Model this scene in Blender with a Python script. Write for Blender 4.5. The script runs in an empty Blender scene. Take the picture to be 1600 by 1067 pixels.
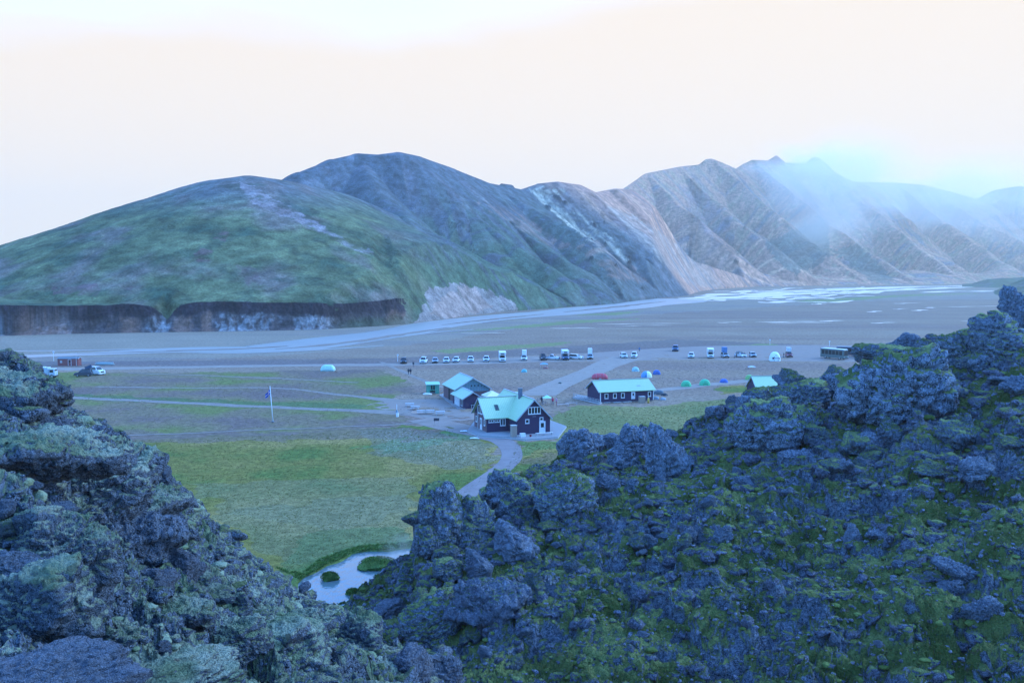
import bpy, math, random
import numpy as np
from mathutils import Vector, Matrix
R = math.radians
random.seed(11); rng = np.random.default_rng(11)
S = bpy.context.scene; COL = S.collection

# ---------------------------------------------------------------- camera
CH, F, HOR = 28.0, 1385.0, 428.0            # eye height above the valley floor, focal length and horizon line (photo pixels)
PIT = math.atan((533.5 - HOR) / F)
cam = bpy.data.objects.new('camera', bpy.data.cameras.new('camera')); COL.objects.link(cam)
cam.location = (0, 0, CH); cam.rotation_euler = (math.pi / 2 - PIT, 0, 0)
cam.data.sensor_width = 36; cam.data.lens = 36 * F / 1600
cam.data.clip_start = .1; cam.data.clip_end = 60000
S.camera = cam

# ---------------------------------------------------------------- world, sun, exposure
SUN_EL, SUN_AZ = R(28), R(68)              # azimuth from +Y towards +X
W = bpy.data.worlds.new('World'); S.world = W; W.use_nodes = True
wn, wl = W.node_tree.nodes, W.node_tree.links; wn.clear()
def WN(t, **k):
    n = wn.new(t)
    for a, b in k.items(): setattr(n, a, b)
    return n
def wmath(op, a, b=None, c=None):
    n = WN('ShaderNodeMath', operation=op)
    for i, v in enumerate((a, b, c)):
        if v is None: continue
        if hasattr(v, 'is_linked'): wl.new(v, n.inputs[i])
        else: n.inputs[i].default_value = v
    return n.outputs[0]
sky = WN('ShaderNodeTexSky', sky_type='NISHITA', sun_disc=False)
sky.sun_elevation = SUN_EL; sky.sun_rotation = SUN_AZ; sky.altitude = 600
tintn = WN('ShaderNodeMix', data_type='RGBA', blend_type='MULTIPLY'); tintn.inputs[0].default_value = 1
wl.new(sky.outputs[0], tintn.inputs[6]); tintn.inputs[7].default_value = (2.45, 5.05, 8.6, 1)
tc = WN('ShaderNodeTexCoord'); sep = WN('ShaderNodeSeparateXYZ'); wl.new(tc.outputs['Generated'], sep.inputs[0])
cn = WN('ShaderNodeTexNoise'); cn.inputs['Scale'].default_value = 2.2; cn.inputs['Detail'].default_value = 3
mp = WN('ShaderNodeMapping'); mp.inputs['Scale'].default_value = (1, 1, 3.5); wl.new(tc.outputs['Generated'], mp.inputs[0]); wl.new(mp.outputs[0], cn.inputs['Vector'])
e = wmath('MULTIPLY_ADD', sep.outputs['X'], -.12, sep.outputs['Z'])
e = wmath('MULTIPLY_ADD', cn.outputs['Fac'], .14, e)
e = wmath('ADD', e, wmath('MULTIPLY', wmath('MAXIMUM', wmath('SUBTRACT', .8, sep.outputs['Y']), 0.), .45))   # the bank stands ahead of the camera, clear blue overhead and behind
mr = WN('ShaderNodeMapRange', interpolation_type='SMOOTHSTEP'); wl.new(e, mr.inputs[0])
mr.inputs[1].default_value = .32; mr.inputs[2].default_value = .52
cm = WN('ShaderNodeMix', data_type='RGBA'); wl.new(mr.outputs[0], cm.inputs[0])
back_ = wmath('MINIMUM', wmath('MAXIMUM', wmath('MULTIPLY_ADD', sep.outputs['Y'], -1.6, 1.1), 0.), 1.)      # low sky behind the camera dimmed to shape the light, for unseen mountains
lowz = WN('ShaderNodeMapRange', interpolation_type='SMOOTHSTEP'); wl.new(sep.outputs['Z'], lowz.inputs[0]); lowz.inputs[1].default_value = .0; lowz.inputs[2].default_value = .55; lowz.inputs[3].default_value = .78; lowz.inputs[4].default_value = 0.
dim = wmath('SUBTRACT', 1., wmath('MULTIPLY', lowz.outputs[0], back_))
dm = WN('ShaderNodeVectorMath', operation='SCALE'); wl.new(tintn.outputs[2], dm.inputs[0]); wl.new(dim, dm.inputs['Scale'])
wl.new(dm.outputs[0], cm.inputs[7])
bg = WN('ShaderNodeBackground'); bg.inputs[1].default_value = .15
SKYS = .15
cm.inputs[6].default_value = (1.05 / SKYS, .93 / SKYS, .815 / SKYS, 1)   # bank of pale cloud along the horizon
wl.new(cm.outputs[2], bg.inputs[0]); wo = WN('ShaderNodeOutputWorld'); wl.new(bg.outputs[0], wo.inputs[0])
sun = bpy.data.objects.new('sun', bpy.data.lights.new('sun', 'SUN')); COL.objects.link(sun)
sun.data.energy = 1.1; sun.data.angle = R(12); sun.data.color = (.60, .82, 1.0)
sun.rotation_euler = Vector((math.sin(SUN_AZ) * math.cos(SUN_EL), math.cos(SUN_AZ) * math.cos(SUN_EL), math.sin(SUN_EL))).to_track_quat('Z', 'Y').to_euler()
S.view_settings.view_transform = 'Standard'; S.view_settings.look = 'None'; S.view_settings.exposure = 0; S.view_settings.gamma = 1
S.cycles.use_denoising = True; S.cycles.max_bounces = 5; S.cycles.diffuse_bounces = 3; S.cycles.volume_bounces = 2
S.cycles.transparent_max_bounces = 8

# ---------------------------------------------------------------- pixel <-> place helpers (photo pixels, 1600 x 1067)
cp, sp = math.cos(PIT), math.sin(PIT)
def ray(px, py):
    a = (px - 800) / F; b = (533.5 - py) / F
    return np.array([a, cp + b * sp, -sp + b * cp])
def G(px, py, z=0.):                        # point at height z seen at a pixel
    d = ray(px, py); k = (z - CH) / d[2]; return np.array([d[0] * k, d[1] * k, z])
def D(px, py, y):                           # point at forward distance y seen at a pixel
    d = ray(px, py); k = y / d[1]; return np.array([d[0] * k, y, CH + d[2] * k])
def proj(x, y, z):
    zz = z - CH; f = y * cp - zz * sp; u = y * sp + zz * cp
    f = np.maximum(f, .01)
    return 800 + F * x / f, 533.5 - F * u / f
def zat(py, y):                             # height seen at row py at forward distance y
    b = (533.5 - py) / F; return CH + (-sp + b * cp) / (cp + b * sp) * y

# ---------------------------------------------------------------- noise
def _h(ix, iy, iz, seed):
    n = (ix.astype(np.int64) * 374761393 + iy.astype(np.int64) * 668265263 + iz.astype(np.int64) * 2147483647 + seed * 1274126177) & 0xffffffff
    n = ((n ^ (n >> 13)) * 1274126177) & 0xffffffff
    n = ((n ^ (n >> 16)) * 2246822519) & 0xffffffff
    return (n ^ (n >> 15))
def _r(ix, iy, iz, seed): return _h(ix, iy, iz, seed) / 4294967295.0
def vnoise(x, y, z=None, seed=0):           # gradient noise about -1..1
    if z is None:
        xi, yi = np.floor(x), np.floor(y); fx, fy = x - xi, y - yi
        u, v = fx * fx * fx * (fx * (fx * 6 - 15) + 10), fy * fy * fy * (fy * (fy * 6 - 15) + 10)
        xi, yi = xi.astype(np.int64), yi.astype(np.int64); o = np.zeros_like(xi)
        def g(i, j):
            t = _r(xi + i, yi + j, o, seed) * 6.2831853; return np.cos(t) * (fx - i) + np.sin(t) * (fy - j)
        a = g(0, 0) * (1 - u) + g(1, 0) * u; b = g(0, 1) * (1 - u) + g(1, 1) * u
        return (a * (1 - v) + b * v) * 1.5
    xi, yi, zi = np.floor(x), np.floor(y), np.floor(z); fx, fy, fz = x - xi, y - yi, z - zi
    q = lambda t: t * t * t * (t * (t * 6 - 15) + 10)
    u, v, w = q(fx), q(fy), q(fz); xi, yi, zi = xi.astype(np.int64), yi.astype(np.int64), zi.astype(np.int64)
    def g(i, j, k):
        hh = _h(xi + i, yi + j, zi + k, seed); c = (hh & 1023) / 511.5 - 1; t = (hh >> 10 & 4095) / 4096 * 6.2831853; s = np.sqrt(1 - c * c)
        return s * np.cos(t) * (fx - i) + s * np.sin(t) * (fy - j) + c * (fz - k)
    L = lambda a, b, t: a * (1 - t) + b * t
    return L(L(L(g(0, 0, 0), g(1, 0, 0), u), L(g(0, 1, 0), g(1, 1, 0), u), v), L(L(g(0, 0, 1), g(1, 0, 1), u), L(g(0, 1, 1), g(1, 1, 1), u), v), w) * 1.5
def fbm(x, y, z=None, o=4, seed=0, ridge=False, gain=.5):
    s = 0; a = 1; t = 0
    for i in range(o):
        n = vnoise(x, y, z, seed + i)
        if ridge: n = 1 - 2 * np.abs(n)
        s = s + a * n; t += a; a *= gain; x = x * 2.03; y = y * 2.03
        if z is not None: z = z * 2.03
    return s / t
def worley(x, y, seed=0):                   # F1, F2, cell random, offset from the cell's point
    xi, yi = np.floor(x).astype(np.int64), np.floor(y).astype(np.int64)
    f1 = np.full(x.shape, 9.); f2 = f1.copy(); c1 = np.zeros(x.shape); dx1 = c1.copy(); dy1 = c1.copy(); c2 = c1.copy()
    for i in (-1, 0, 1):
        for j in (-1, 0, 1):
            cx, cy = xi + i, yi + j; o = cx * 0
            ax, ay = cx + _r(cx, cy, o, seed), cy + _r(cx, cy, o + 1, seed)
            dx, dy = x - ax, y - ay; d = dx * dx + dy * dy
            m = d < f1; f2 = np.where(m, f1, np.minimum(f2, d)); f1 = np.where(m, d, f1)
            c1 = np.where(m, _r(cx, cy, o + 2, seed), c1); c2 = np.where(m, _r(cx, cy, o + 3, seed), c2)
            dx1 = np.where(m, dx, dx1); dy1 = np.where(m, dy, dy1)
    return np.sqrt(f1), np.sqrt(f2), c1, c2, dx1, dy1
def sstep(a, b, x):
    t = np.clip((x - a) / (b - a), 0, 1); return t * t * (3 - 2 * t)
def blocks(x, y, s, seed):                  # tilted broken blocks, with cracks between
    wx = x + .25 * s * vnoise(x / s * 1.7, y / s * 1.7, seed=seed + 50); wy = y + .25 * s * vnoise(x / s * 1.7 + 9, y / s * 1.7, seed=seed + 51)
    f1, f2, c, c2, dx, dy = worley(wx / s, wy / s, seed)
    t = c2 * 6.283
    h = (c - .5) * .9 + (np.cos(t) * dx + np.sin(t) * dy) * .9 - .35 * f1
    return s * h * sstep(0, .28, f2 - f1) - s * .3 * (1 - sstep(0, .2, f2 - f1))

# ---------------------------------------------------------------- materials
MATS = {}
def new_mat(name):
    m = bpy.data.materials.new(name); m.use_nodes = True
    nt = m.node_tree; b = nt.nodes['Principled BSDF']; return m, nt, b
class N:
    def __init__(s, nt): s.nt = nt
    def n(s, t, **k):
        n = s.nt.nodes.new(t)
        for a, b in k.items(): setattr(n, a, b)
        return n
    def _in(s, sock, v):
        if hasattr(v, 'is_linked'): s.nt.links.new(v, sock)
        else: sock.default_value = v
    def noise(s, vec, scale, detail=4, rough=.55, dist=0):
        n = s.n('ShaderNodeTexNoise'); s._in(n.inputs['Vector'], vec); n.inputs['Scale'].default_value = scale
        n.inputs['Detail'].default_value = detail; n.inputs['Roughness'].default_value = rough; n.inputs['Distortion'].default_value = dist
        return n.outputs['Fac']
    def vor(s, vec, scale, feature='F1', rnd=1):
        n = s.n('ShaderNodeTexVoronoi', feature=feature); s._in(n.inputs['Vector'], vec); n.inputs['Scale'].default_value = scale; n.inputs['Randomness'].default_value = rnd
        return n.outputs['Distance']
    def m(s, op, a, b=0., c=0.):
        n = s.n('ShaderNodeMath', operation=op)
        for i, v in enumerate((a, b, c)): s._in(n.inputs[i], v)
        return n.outputs[0]
    def ss(s, x, a, b, lo=0., hi=1.):
        n = s.n('ShaderNodeMapRange', interpolation_type='SMOOTHSTEP'); s._in(n.inputs[0], x)
        for i, v in enumerate((a, b, lo, hi)): n.inputs[1 + i].default_value = v
        return n.outputs[0]
    def mix(s, f, a, b, mode='MIX'):
        n = s.n('ShaderNodeMix', data_type='RGBA', blend_type=mode); s._in(n.inputs[0], f)
        for i, v in ((6, a), (7, b)):
            if isinstance(v, (tuple, list)): v = (*v[:3], 1)
            s._in(n.inputs[i], v)
        return n.outputs[2]
    def bump(s, h, dist, strength=1., nrm=None):
        n = s.n('ShaderNodeBump'); n.inputs['Distance'].default_value = dist; n.inputs['Strength'].default_value = strength; s._in(n.inputs['Height'], h)
        if nrm is not None: s._in(n.inputs['Normal'], nrm)
        return n.outputs[0]
    def pos(s): return s.n('ShaderNodeNewGeometry').outputs['Position']
    def obj(s): return s.n('ShaderNodeTexCoord').outputs['Object']
    def nz(s):
        q = s.n('ShaderNodeSeparateXYZ'); s._in(q.inputs[0], s.n('ShaderNodeNewGeometry').outputs['Normal']); return q.outputs['Z']
def mat(name, col, rough=.7, metal=0., vary=.12, scale=3., bump=0., wave=None, spec=.3):
    """paint, cloth, wood, metal: a base colour broken up by noise; wave = (axis, period) gives boards or ribs"""
    if name in MATS: return MATS[name]
    m, nt, b = new_mat(name); g = N(nt); o = g.obj()
    f = g.noise(o, scale, 5)
    c = g.mix(f, tuple(v * (1 - vary * 1.6) for v in col), tuple(min(1, v * (1 + vary * 1.6)) for v in col))
    h = g.noise(o, scale * 9, 3)
    if wave:
        q = g.n('ShaderNodeSeparateXYZ'); g._in(q.inputs[0], o)
        s_ = g.m('FRACT', g.m('DIVIDE', q.outputs[wave[0]], wave[1]))
        gap = g.ss(g.m('ABSOLUTE', g.m('SUBTRACT', s_, .5)), .36, .5)
        c = g.mix(g.m('MULTIPLY', gap, .45), c, tuple(v * .45 for v in col))
        nt.links.new(g.bump(gap, .03, .8), b.inputs['Normal'])
    elif bump: nt.links.new(g.bump(h, bump, .7), b.inputs['Normal'])
    nt.links.new(c, b.inputs['Base Color']); b.inputs['Roughness'].default_value = rough; b.inputs['Metallic'].default_value = metal
    b.inputs['Specular IOR Level'].default_value = spec
    MATS[name] = m; return m
def glass(name='dark window glass', col=(.02, .025, .03), rough=.08):
    if name in MATS: return MATS[name]
    m, nt, b = new_mat(name); g = N(nt)
    c = g.mix(g.noise(g.obj(), 1.5, 2), tuple(v * .6 for v in col), tuple(v * 1.5 for v in col)); nt.links.new(c, b.inputs['Base Color'])
    b.inputs['Roughness'].default_value = rough; b.inputs['Specular IOR Level'].default_value = .6
    MATS[name] = m; return m
def land_mat(name, k1, k2, bd, rough=.95, spec=.1, a2=.35):   # vertex colour times two noises, with a real bump
    m, nt, b = new_mat(name); g = N(nt); p = g.pos()
    at = g.n('ShaderNodeAttribute', attribute_name='tint')
    n1 = g.noise(p, k1, 6, .65); n2 = g.noise(p, k2, 5, .7)
    f = g.ss(n1, .25, .75, 1 - a2, 1 + a2); f2 = g.ss(n2, .25, .75, 1 - a2, 1 + a2)
    v = g.n('ShaderNodeVectorMath', operation='SCALE'); g._in(v.inputs[0], at.outputs['Color']); g._in(v.inputs['Scale'], g.m('MULTIPLY', f, f2))
    nt.links.new(v.outputs[0], b.inputs['Base Color']); b.inputs['Roughness'].default_value = rough; b.inputs['Specular IOR Level'].default_value = spec
    nt.links.new(g.bump(n1, bd, 1, g.bump(n2, bd * .3, 1)), b.inputs['Normal'])
    return m
def lava_mat(name, thr, mossA, mossB, sc=1., obj=False, rockA=(.008, .009, .012), rockB=(.20, .225, .27), lich=.5, patch=0., md=.75):
    m, nt, b = new_mat(name); g = N(nt); p = g.obj() if obj else g.pos()
    if obj:
        ri = g.n('ShaderNodeObjectInfo'); va = g.n('ShaderNodeVectorMath', operation='ADD'); g._in(va.inputs[0], p); g._in(va.inputs[1], ri.outputs['Location']); p = va.outputs[0]
    nA = g.noise(p, 1.1 * sc, 5, .6); nB = g.noise(p, 5 * sc, 6, .7); nC = g.noise(p, 26 * sc, 4, .75)
    nD = g.noise(p, .35 * sc, 3, .5)
    nE = g.noise(p, .13 * sc, 3, .5)
    k = g.m('ADD', g.m('MULTIPLY', g.nz(), 1.), g.m('ADD', g.m('MULTIPLY_ADD', nA, 1.5, -.75), g.m('MULTIPLY_ADD', nB, .9, -.45)))
    k = g.m('ADD', k, g.m('ADD', g.m('MULTIPLY_ADD', nD, patch, -.5 * patch), g.m('MULTIPLY_ADD', nE, patch, -.5 * patch)))
    mk = g.ss(k, thr - .16, thr + .16)
    rock = g.mix(g.ss(nB, .40, .62), rockA, rockB)
    rock = g.mix(g.ss(nC, .46, .6, 0, .85), rock, tuple(v * 1.7 for v in rockB))
    rock = g.mix(g.m('MULTIPLY', g.ss(nA, .6, .72), .35), rock, (.12, .06, .045))
    li = g.m('MULTIPLY', g.ss(g.vor(p, 9 * sc), .30, .16), g.ss(g.noise(p, 3.2 * sc, 3), .48, .62))
    rock = g.mix(g.m('MULTIPLY', li, lich), rock, (.42, .43, .42))
    dn_ = g.n('ShaderNodeTexNoise'); g._in(dn_.inputs['Vector'], p); dn_.inputs['Scale'].default_value = 3 * sc; dn_.inputs['Detail'].default_value = 4
    dv = g.n('ShaderNodeVectorMath', operation='MULTIPLY_ADD'); g._in(dv.inputs[0], dn_.outputs['Color']); dv.inputs[1].default_value = (.55 / sc,) * 3; g._in(dv.inputs[2], p)
    l2 = g.m('MULTIPLY', g.ss(g.vor(dv.outputs[0], 4.5 * sc), .34, .2), g.ss(g.m('ADD', g.nz(), g.m('MULTIPLY_ADD', nB, 1.2, -.6)), .15, .6))
    rock = g.mix(g.m('MULTIPLY', l2, .75), rock, (.34, .35, .40))  # pale lichen on up-facing rock, also painting in highlights on the tops
    cr = g.vor(dv.outputs[0], 1.5 * sc, 'DISTANCE_TO_EDGE')
    rock = g.mix(g.ss(cr, .03, .0, 0, .5), rock, (.015, .015, .017))
    ms = g.mix(g.ss(nD, .35, .65), mossA, mossB)
    ms = g.mix(g.ss(nC, .45, .66, 0, md), ms, tuple(v * .35 for v in mossB)); ms = g.mix(g.ss(nB, .5, .68, 0, md * .8), ms, tuple(v * .5 for v in mossB))
    ms = g.mix(g.ss(g.noise(p, 1.9 * sc, 3), .63, .72, 0, .65), ms, (.10, .055, .04))
    nt.links.new(g.mix(mk, rock, ms), b.inputs['Base Color'])
    b.inputs['Roughness'].default_value = .9; b.inputs['Specular IOR Level'].default_value = .22
    hr = g.m('ADD', g.m('MULTIPLY', nB, 1.), g.m('MULTIPLY_ADD', nC, .45, g.m('MULTIPLY', g.ss(cr, 0, .06), .25)))
    hm = g.m('ADD', g.m('MULTIPLY', g.noise(p, 8 * sc, 3, .5), .9), g.m('MULTIPLY_ADD', nC, .22, .9))
    mh = g.n('ShaderNodeMix', data_type='FLOAT'); g._in(mh.inputs[0], mk); g._in(mh.inputs[2], hr); g._in(mh.inputs[3], hm)
    nt.links.new(g.bump(mh.outputs[0], .42 / sc, 1.), b.inputs['Normal'])
    return m

# ---------------------------------------------------------------- object helpers
def tag(o, label=None, cat=None, group=None, kind=None):
    for k, v in (('label', label), ('category', cat), ('group', group), ('kind', kind)):
        if v: o[k] = v
    return o
def thing(name, label, cat, loc, rz=0., group=None):
    o = bpy.data.objects.new(name, None); COL.objects.link(o); o.location = tuple(loc); o.rotation_euler = (0, 0, rz); o.empty_display_size = .2
    return tag(o, label, cat, group)
def np_mesh(name, V, Fq, mat_, smooth=True, tint=None, uni=None):
    me = bpy.data.meshes.new(name); V = np.ascontiguousarray(V, dtype=np.float32); Fq = np.ascontiguousarray(Fq, dtype=np.int32)
    nf, k = Fq.shape
    me.vertices.add(len(V)); me.vertices.foreach_set('co', V.ravel())
    me.loops.add(nf * k); me.loops.foreach_set('vertex_index', Fq.ravel())
    me.polygons.add(nf); me.polygons.foreach_set('loop_start', np.arange(0, nf * k, k, dtype=np.int32))
    me.polygons.foreach_set('use_smooth', np.full(nf, smooth)); me.update(calc_edges=True)
    if tint is not None:
        a = me.attributes.new('tint', 'FLOAT_COLOR', 'POINT'); c = np.ones((len(V), 4), np.float32); c[:, :3] = tint; a.data.foreach_set('color', c.ravel())
    me.materials.append(mat_)
    return me
def link(name, me, parent=None, **t):
    o = bpy.data.objects.new(name, me); COL.objects.link(o)
    if parent: o.parent = parent
    return tag(o, **t)
def grid_faces(nr, nc, keep=None):
    i = np.arange(nr * nc).reshape(nr, nc)
    f = np.stack([i[:-1, :-1], i[:-1, 1:], i[1:, 1:], i[1:, :-1]], -1).reshape(-1, 4)
    if keep is not None:
        kk = (keep[:-1, :-1] | keep[:-1, 1:] | keep[1:, 1:] | keep[1:, :-1]).ravel(); f = f[kk]
    return f
class MB:
    def __init__(s): s.v = []; s.f = []
    def add(s, vs, fs):
        o = len(s.v); s.v += [tuple(map(float, v)) for v in vs]; s.f += [tuple(o + i for i in f) for f in fs]; return s
    def box(s, x0, x1, y0, y1, z0, z1):
        return s.add([(x, y, z) for z in (z0, z1) for y in (y0, y1) for x in (x0, x1)], [(0, 2, 3, 1), (4, 5, 7, 6), (0, 1, 5, 4), (2, 6, 7, 3), (0, 4, 6, 2), (1, 3, 7, 5)])
    def obox(s, p, q, w, h):                # bar from p to q, width w, height h
        p, q = Vector(p), Vector(q); d = (q - p).normalized(); up = Vector((0, 0, 1)) if abs(d.z) < .95 else Vector((1, 0, 0))
        a = d.cross(up).normalized() * w / 2; b = a.cross(d).normalized() * h / 2
        return s.add([p - a - b, p + a - b, p + a + b, p - a + b, q - a - b, q + a - b, q + a + b, q - a + b],
                     [(0, 3, 2, 1), (4, 5, 6, 7), (0, 1, 5, 4), (1, 2, 6, 5), (2, 3, 7, 6), (3, 0, 4, 7)])
    def prism(s, pts, axis, a, b):          # polygon in the other two axes, extruded from a to b
        n = len(pts); mk = (lambda p, t: (t, p[0], p[1])) if axis == 0 else ((lambda p, t: (p[0], t, p[1])) if axis == 1 else (lambda p, t: (p[0], p[1], t)))
        return s.add([mk(p, a) for p in pts] + [mk(p, b) for p in pts], [tuple(range(n))[::-1], tuple(range(n, 2 * n))] + [(i, (i + 1) % n, n + (i + 1) % n, n + i) for i in range(n)])
    def tube(s, p, q, r0, r1=None, n=10):
        r1 = r0 if r1 is None else r1; p, q = Vector(p), Vector(q); d = (q - p).normalized(); up = Vector((0, 0, 1)) if abs(d.z) < .9 else Vector((1, 0, 0))
        a = d.cross(up).normalized(); b = a.cross(d)
        A = [p + (a * math.cos(t) + b * math.sin(t)) * r0 for t in (i * 2 * math.pi / n for i in range(n))]; B = [q + (a * math.cos(t) + b * math.sin(t)) * r1 for t in (i * 2 * math.pi / n for i in range(n))]
        return s.add(A + B, [tuple(range(n)), tuple(range(n, 2 * n))[::-1]] + [(i, n + i, n + (i + 1) % n, (i + 1) % n) for i in range(n)])
    def loft(s, rings, cap=True):
        n = len(rings[0]); vs = [p for r in rings for p in r]; fs = []
        for j in range(len(rings) - 1):
            for i in range(n): fs.append((j * n + i, j * n + (i + 1) % n, (j + 1) * n + (i + 1) % n, (j + 1) * n + i))
        if cap: fs += [tuple(range(n))[::-1], tuple(range((len(rings) - 1) * n, len(rings) * n))]
        return s.add(vs, fs)
    def sphere(s, c, r, n=12, m=7):
        rings = []
        for j in range(m + 1):
            t = math.pi * (j + .02) / (m + .04) - math.pi / 2
            rings.append([(c[0] + r[0] * math.cos(t) * math.cos(a), c[1] + r[1] * math.cos(t) * math.sin(a), c[2] + r[2] * math.sin(t)) for a in (i * 2 * math.pi / n for i in range(n))])
        return s.loft(rings)
    def build(s, name, mt, parent=None, bevel=0., smooth=False, **t):
        me = bpy.data.meshes.new(name); me.from_pydata(s.v, [], s.f); me.validate()
        import bmesh
        bm = bmesh.new(); bm.from_mesh(me); bmesh.ops.recalc_face_normals(bm, faces=bm.faces)
        if bevel: bmesh.ops.bevel(bm, geom=[e_ for e_ in bm.edges if len(e_.link_faces) == 2 and e_.calc_face_angle(0) > .5], offset=bevel, segments=1, affect='EDGES', clamp_overlap=True)
        for f_ in bm.faces: f_.smooth = smooth
        bm.to_mesh(me); bm.free(); me.materials.append(mt)
        return link(name, me, parent, **t)

# ---------------------------------------------------------------- polygons in the ground (given by what the photo shows, laid in the world)
def inpoly(px, py, poly):
    r = np.zeros(px.shape, bool); n = len(poly)
    for i in range(n):
        x0, y0 = poly[i]; x1, y1 = poly[(i + 1) % n]
        c = ((y0 > py) != (y1 > py)) & (px < (x1 - x0) * (py - y0) / ((y1 - y0) if y1 != y0 else 1e-9) + x0); r ^= c
    return r

# ================================================================ MOUNTAINS: one heightfield grown from ridge lines
def gy(py): return G(800, py)[1]
def seg3(l):
    out = []
    for p in l:
        px, py = p[0], p[1]
        out.append(G(px, py) if len(p) < 3 else D(px, py, p[2]))
    return out
crests = [  # (points (px, py, distance) ; a point without a distance lies on the valley floor), side slope, rounding
 ([(-500,470,660),(-200,440,670),(0,402,680),(100,379,680),(200,342,670),(300,297,655),(345,281,648),(390,275,640),(440,282,680),(520,300,760)], (.1,.11,.14,.19,.30,.39,.42,.44,.44,.5), 14),
 ([(390,277,640),(470,330,625),(550,392,600),(600,428,605),(640,486)], .56, 6),
 ([(440,284,860),(470,269,840),(520,249,880),(560,240,900),(590,242,900),(622,238,905),(650,244,930),(700,262,980),(760,286,1040),(812,296,1100)], .78, 10),
 ([(560,242,900),(610,330,760),(680,420,640),(740,492)], .80, 5),
 ([(622,240,905),(720,325,850),(850,412,800),(955,476)], .80, 5),
 ([(700,262,980),(800,345,920),(880,405,860),(1000,468)], .82, 4),
 ([(783,287,1060),(800,289,1075),(804,296,1085)], 1.5, 1),
 ([(760,286,1040),(900,360,960),(1040,464)], .82, 4),
 ([(812,297,1150),(842,287,1180),(870,284,1200),(905,289,1230),(930,301,1280),(960,295,1400),(985,296,1500)], .80, 5),
 ([(870,285,1200),(925,340,1160),(1000,400,1100),(1075,461)], .80, 3),
 ([(905,289,1230),(1000,365,1230),(1118,452)], .82, 3),
 ([(960,295,1350),(1060,365,1450),(1180,447)], .82, 4),
 ([(960,305,2100),(985,288,2250),(1010,271,2400),(1060,261,2600),(1093,257,2700),(1103,249,2730),(1112,248,2750),(1128,254,2770),(1150,264,2800),(1162,256,2870),(1176,250,2900),(1200,251,2950),(1213,243,3000),(1222,254,3020),(1262,256,3050),(1270,246,3080),(1280,247,3100),(1290,262,3150),(1330,283,3250),(1360,290,3300)], 1.0, 3),
 ([(1010,271,2400),(1075,335,2150),(1145,395,2000),(1215,447)], .84, 5),
 ([(1060,261,2600),(1130,325,2400),(1205,385,2200),(1285,446)], .84, 5),
 ([(1112,248,2750),(1215,335,2500),(1290,395,2350),(1360,445.4)], .84, 5),
 ([(1176,250,2900),(1290,345,2600),(1370,400,2450),(1435,445)], .84, 6),
 ([(1275,247,3100),(1370,330,2900),(1450,395,2650),(1510,444.1)], .84, 6),
 ([(1340,284,3500),(1400,286,3650),(1440,289,3700),(1500,304,3800),(1545,318,3900)], 1.0, 8),
 ([(1400,286,3650),(1480,350,3350),(1560,405,3050),(1610,443)], .84, 8),
 ([(1440,289,3700),(1540,350,3500),(1640,400,3300),(1700,442)], .84, 8),
 ([(1520,314,4300),(1555,297,4250),(1590,291,4200),(1640,299,4250),(1800,330,4300),(2000,360,4300)], .70, 12),
 ([(1590,291,4200),(1680,370,3900),(1800,441)], .80, 8),
 ([(1800,330,4300),(1950,441)], .80, 8)]
base_px = [(-500,540),(-200,530),(0,525),(100,522),(200,520),(300,518.5),(400,517),(500,515),(600,509),(640,506),(700,498),(760,490),(860,482),(960,475),(1040,465),(1075,462),(1095,455),(1118,452),(1180,448),(1270,446.3),(1350,445.5),(1420,445),(1500,444.2),(1610,443),(1700,442),(1800,441),(2100,440)]
BP = np.array([G(a, b)[:2] for a, b in base_px])
def polydist(X, Y, P):
    best = np.full(X.shape, 1e18)
    for i in range(len(P) - 1):
        ax, ay = P[i][:2]; bx, by = P[i + 1][:2]; dx, dy = bx - ax, by - ay; L2 = dx * dx + dy * dy
        t = np.clip(((X - ax) * dx + (Y - ay) * dy) / L2, 0, 1)
        best = np.minimum(best, (X - ax - t * dx) ** 2 + (Y - ay - t * dy) ** 2)
    return np.sqrt(best)
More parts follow.
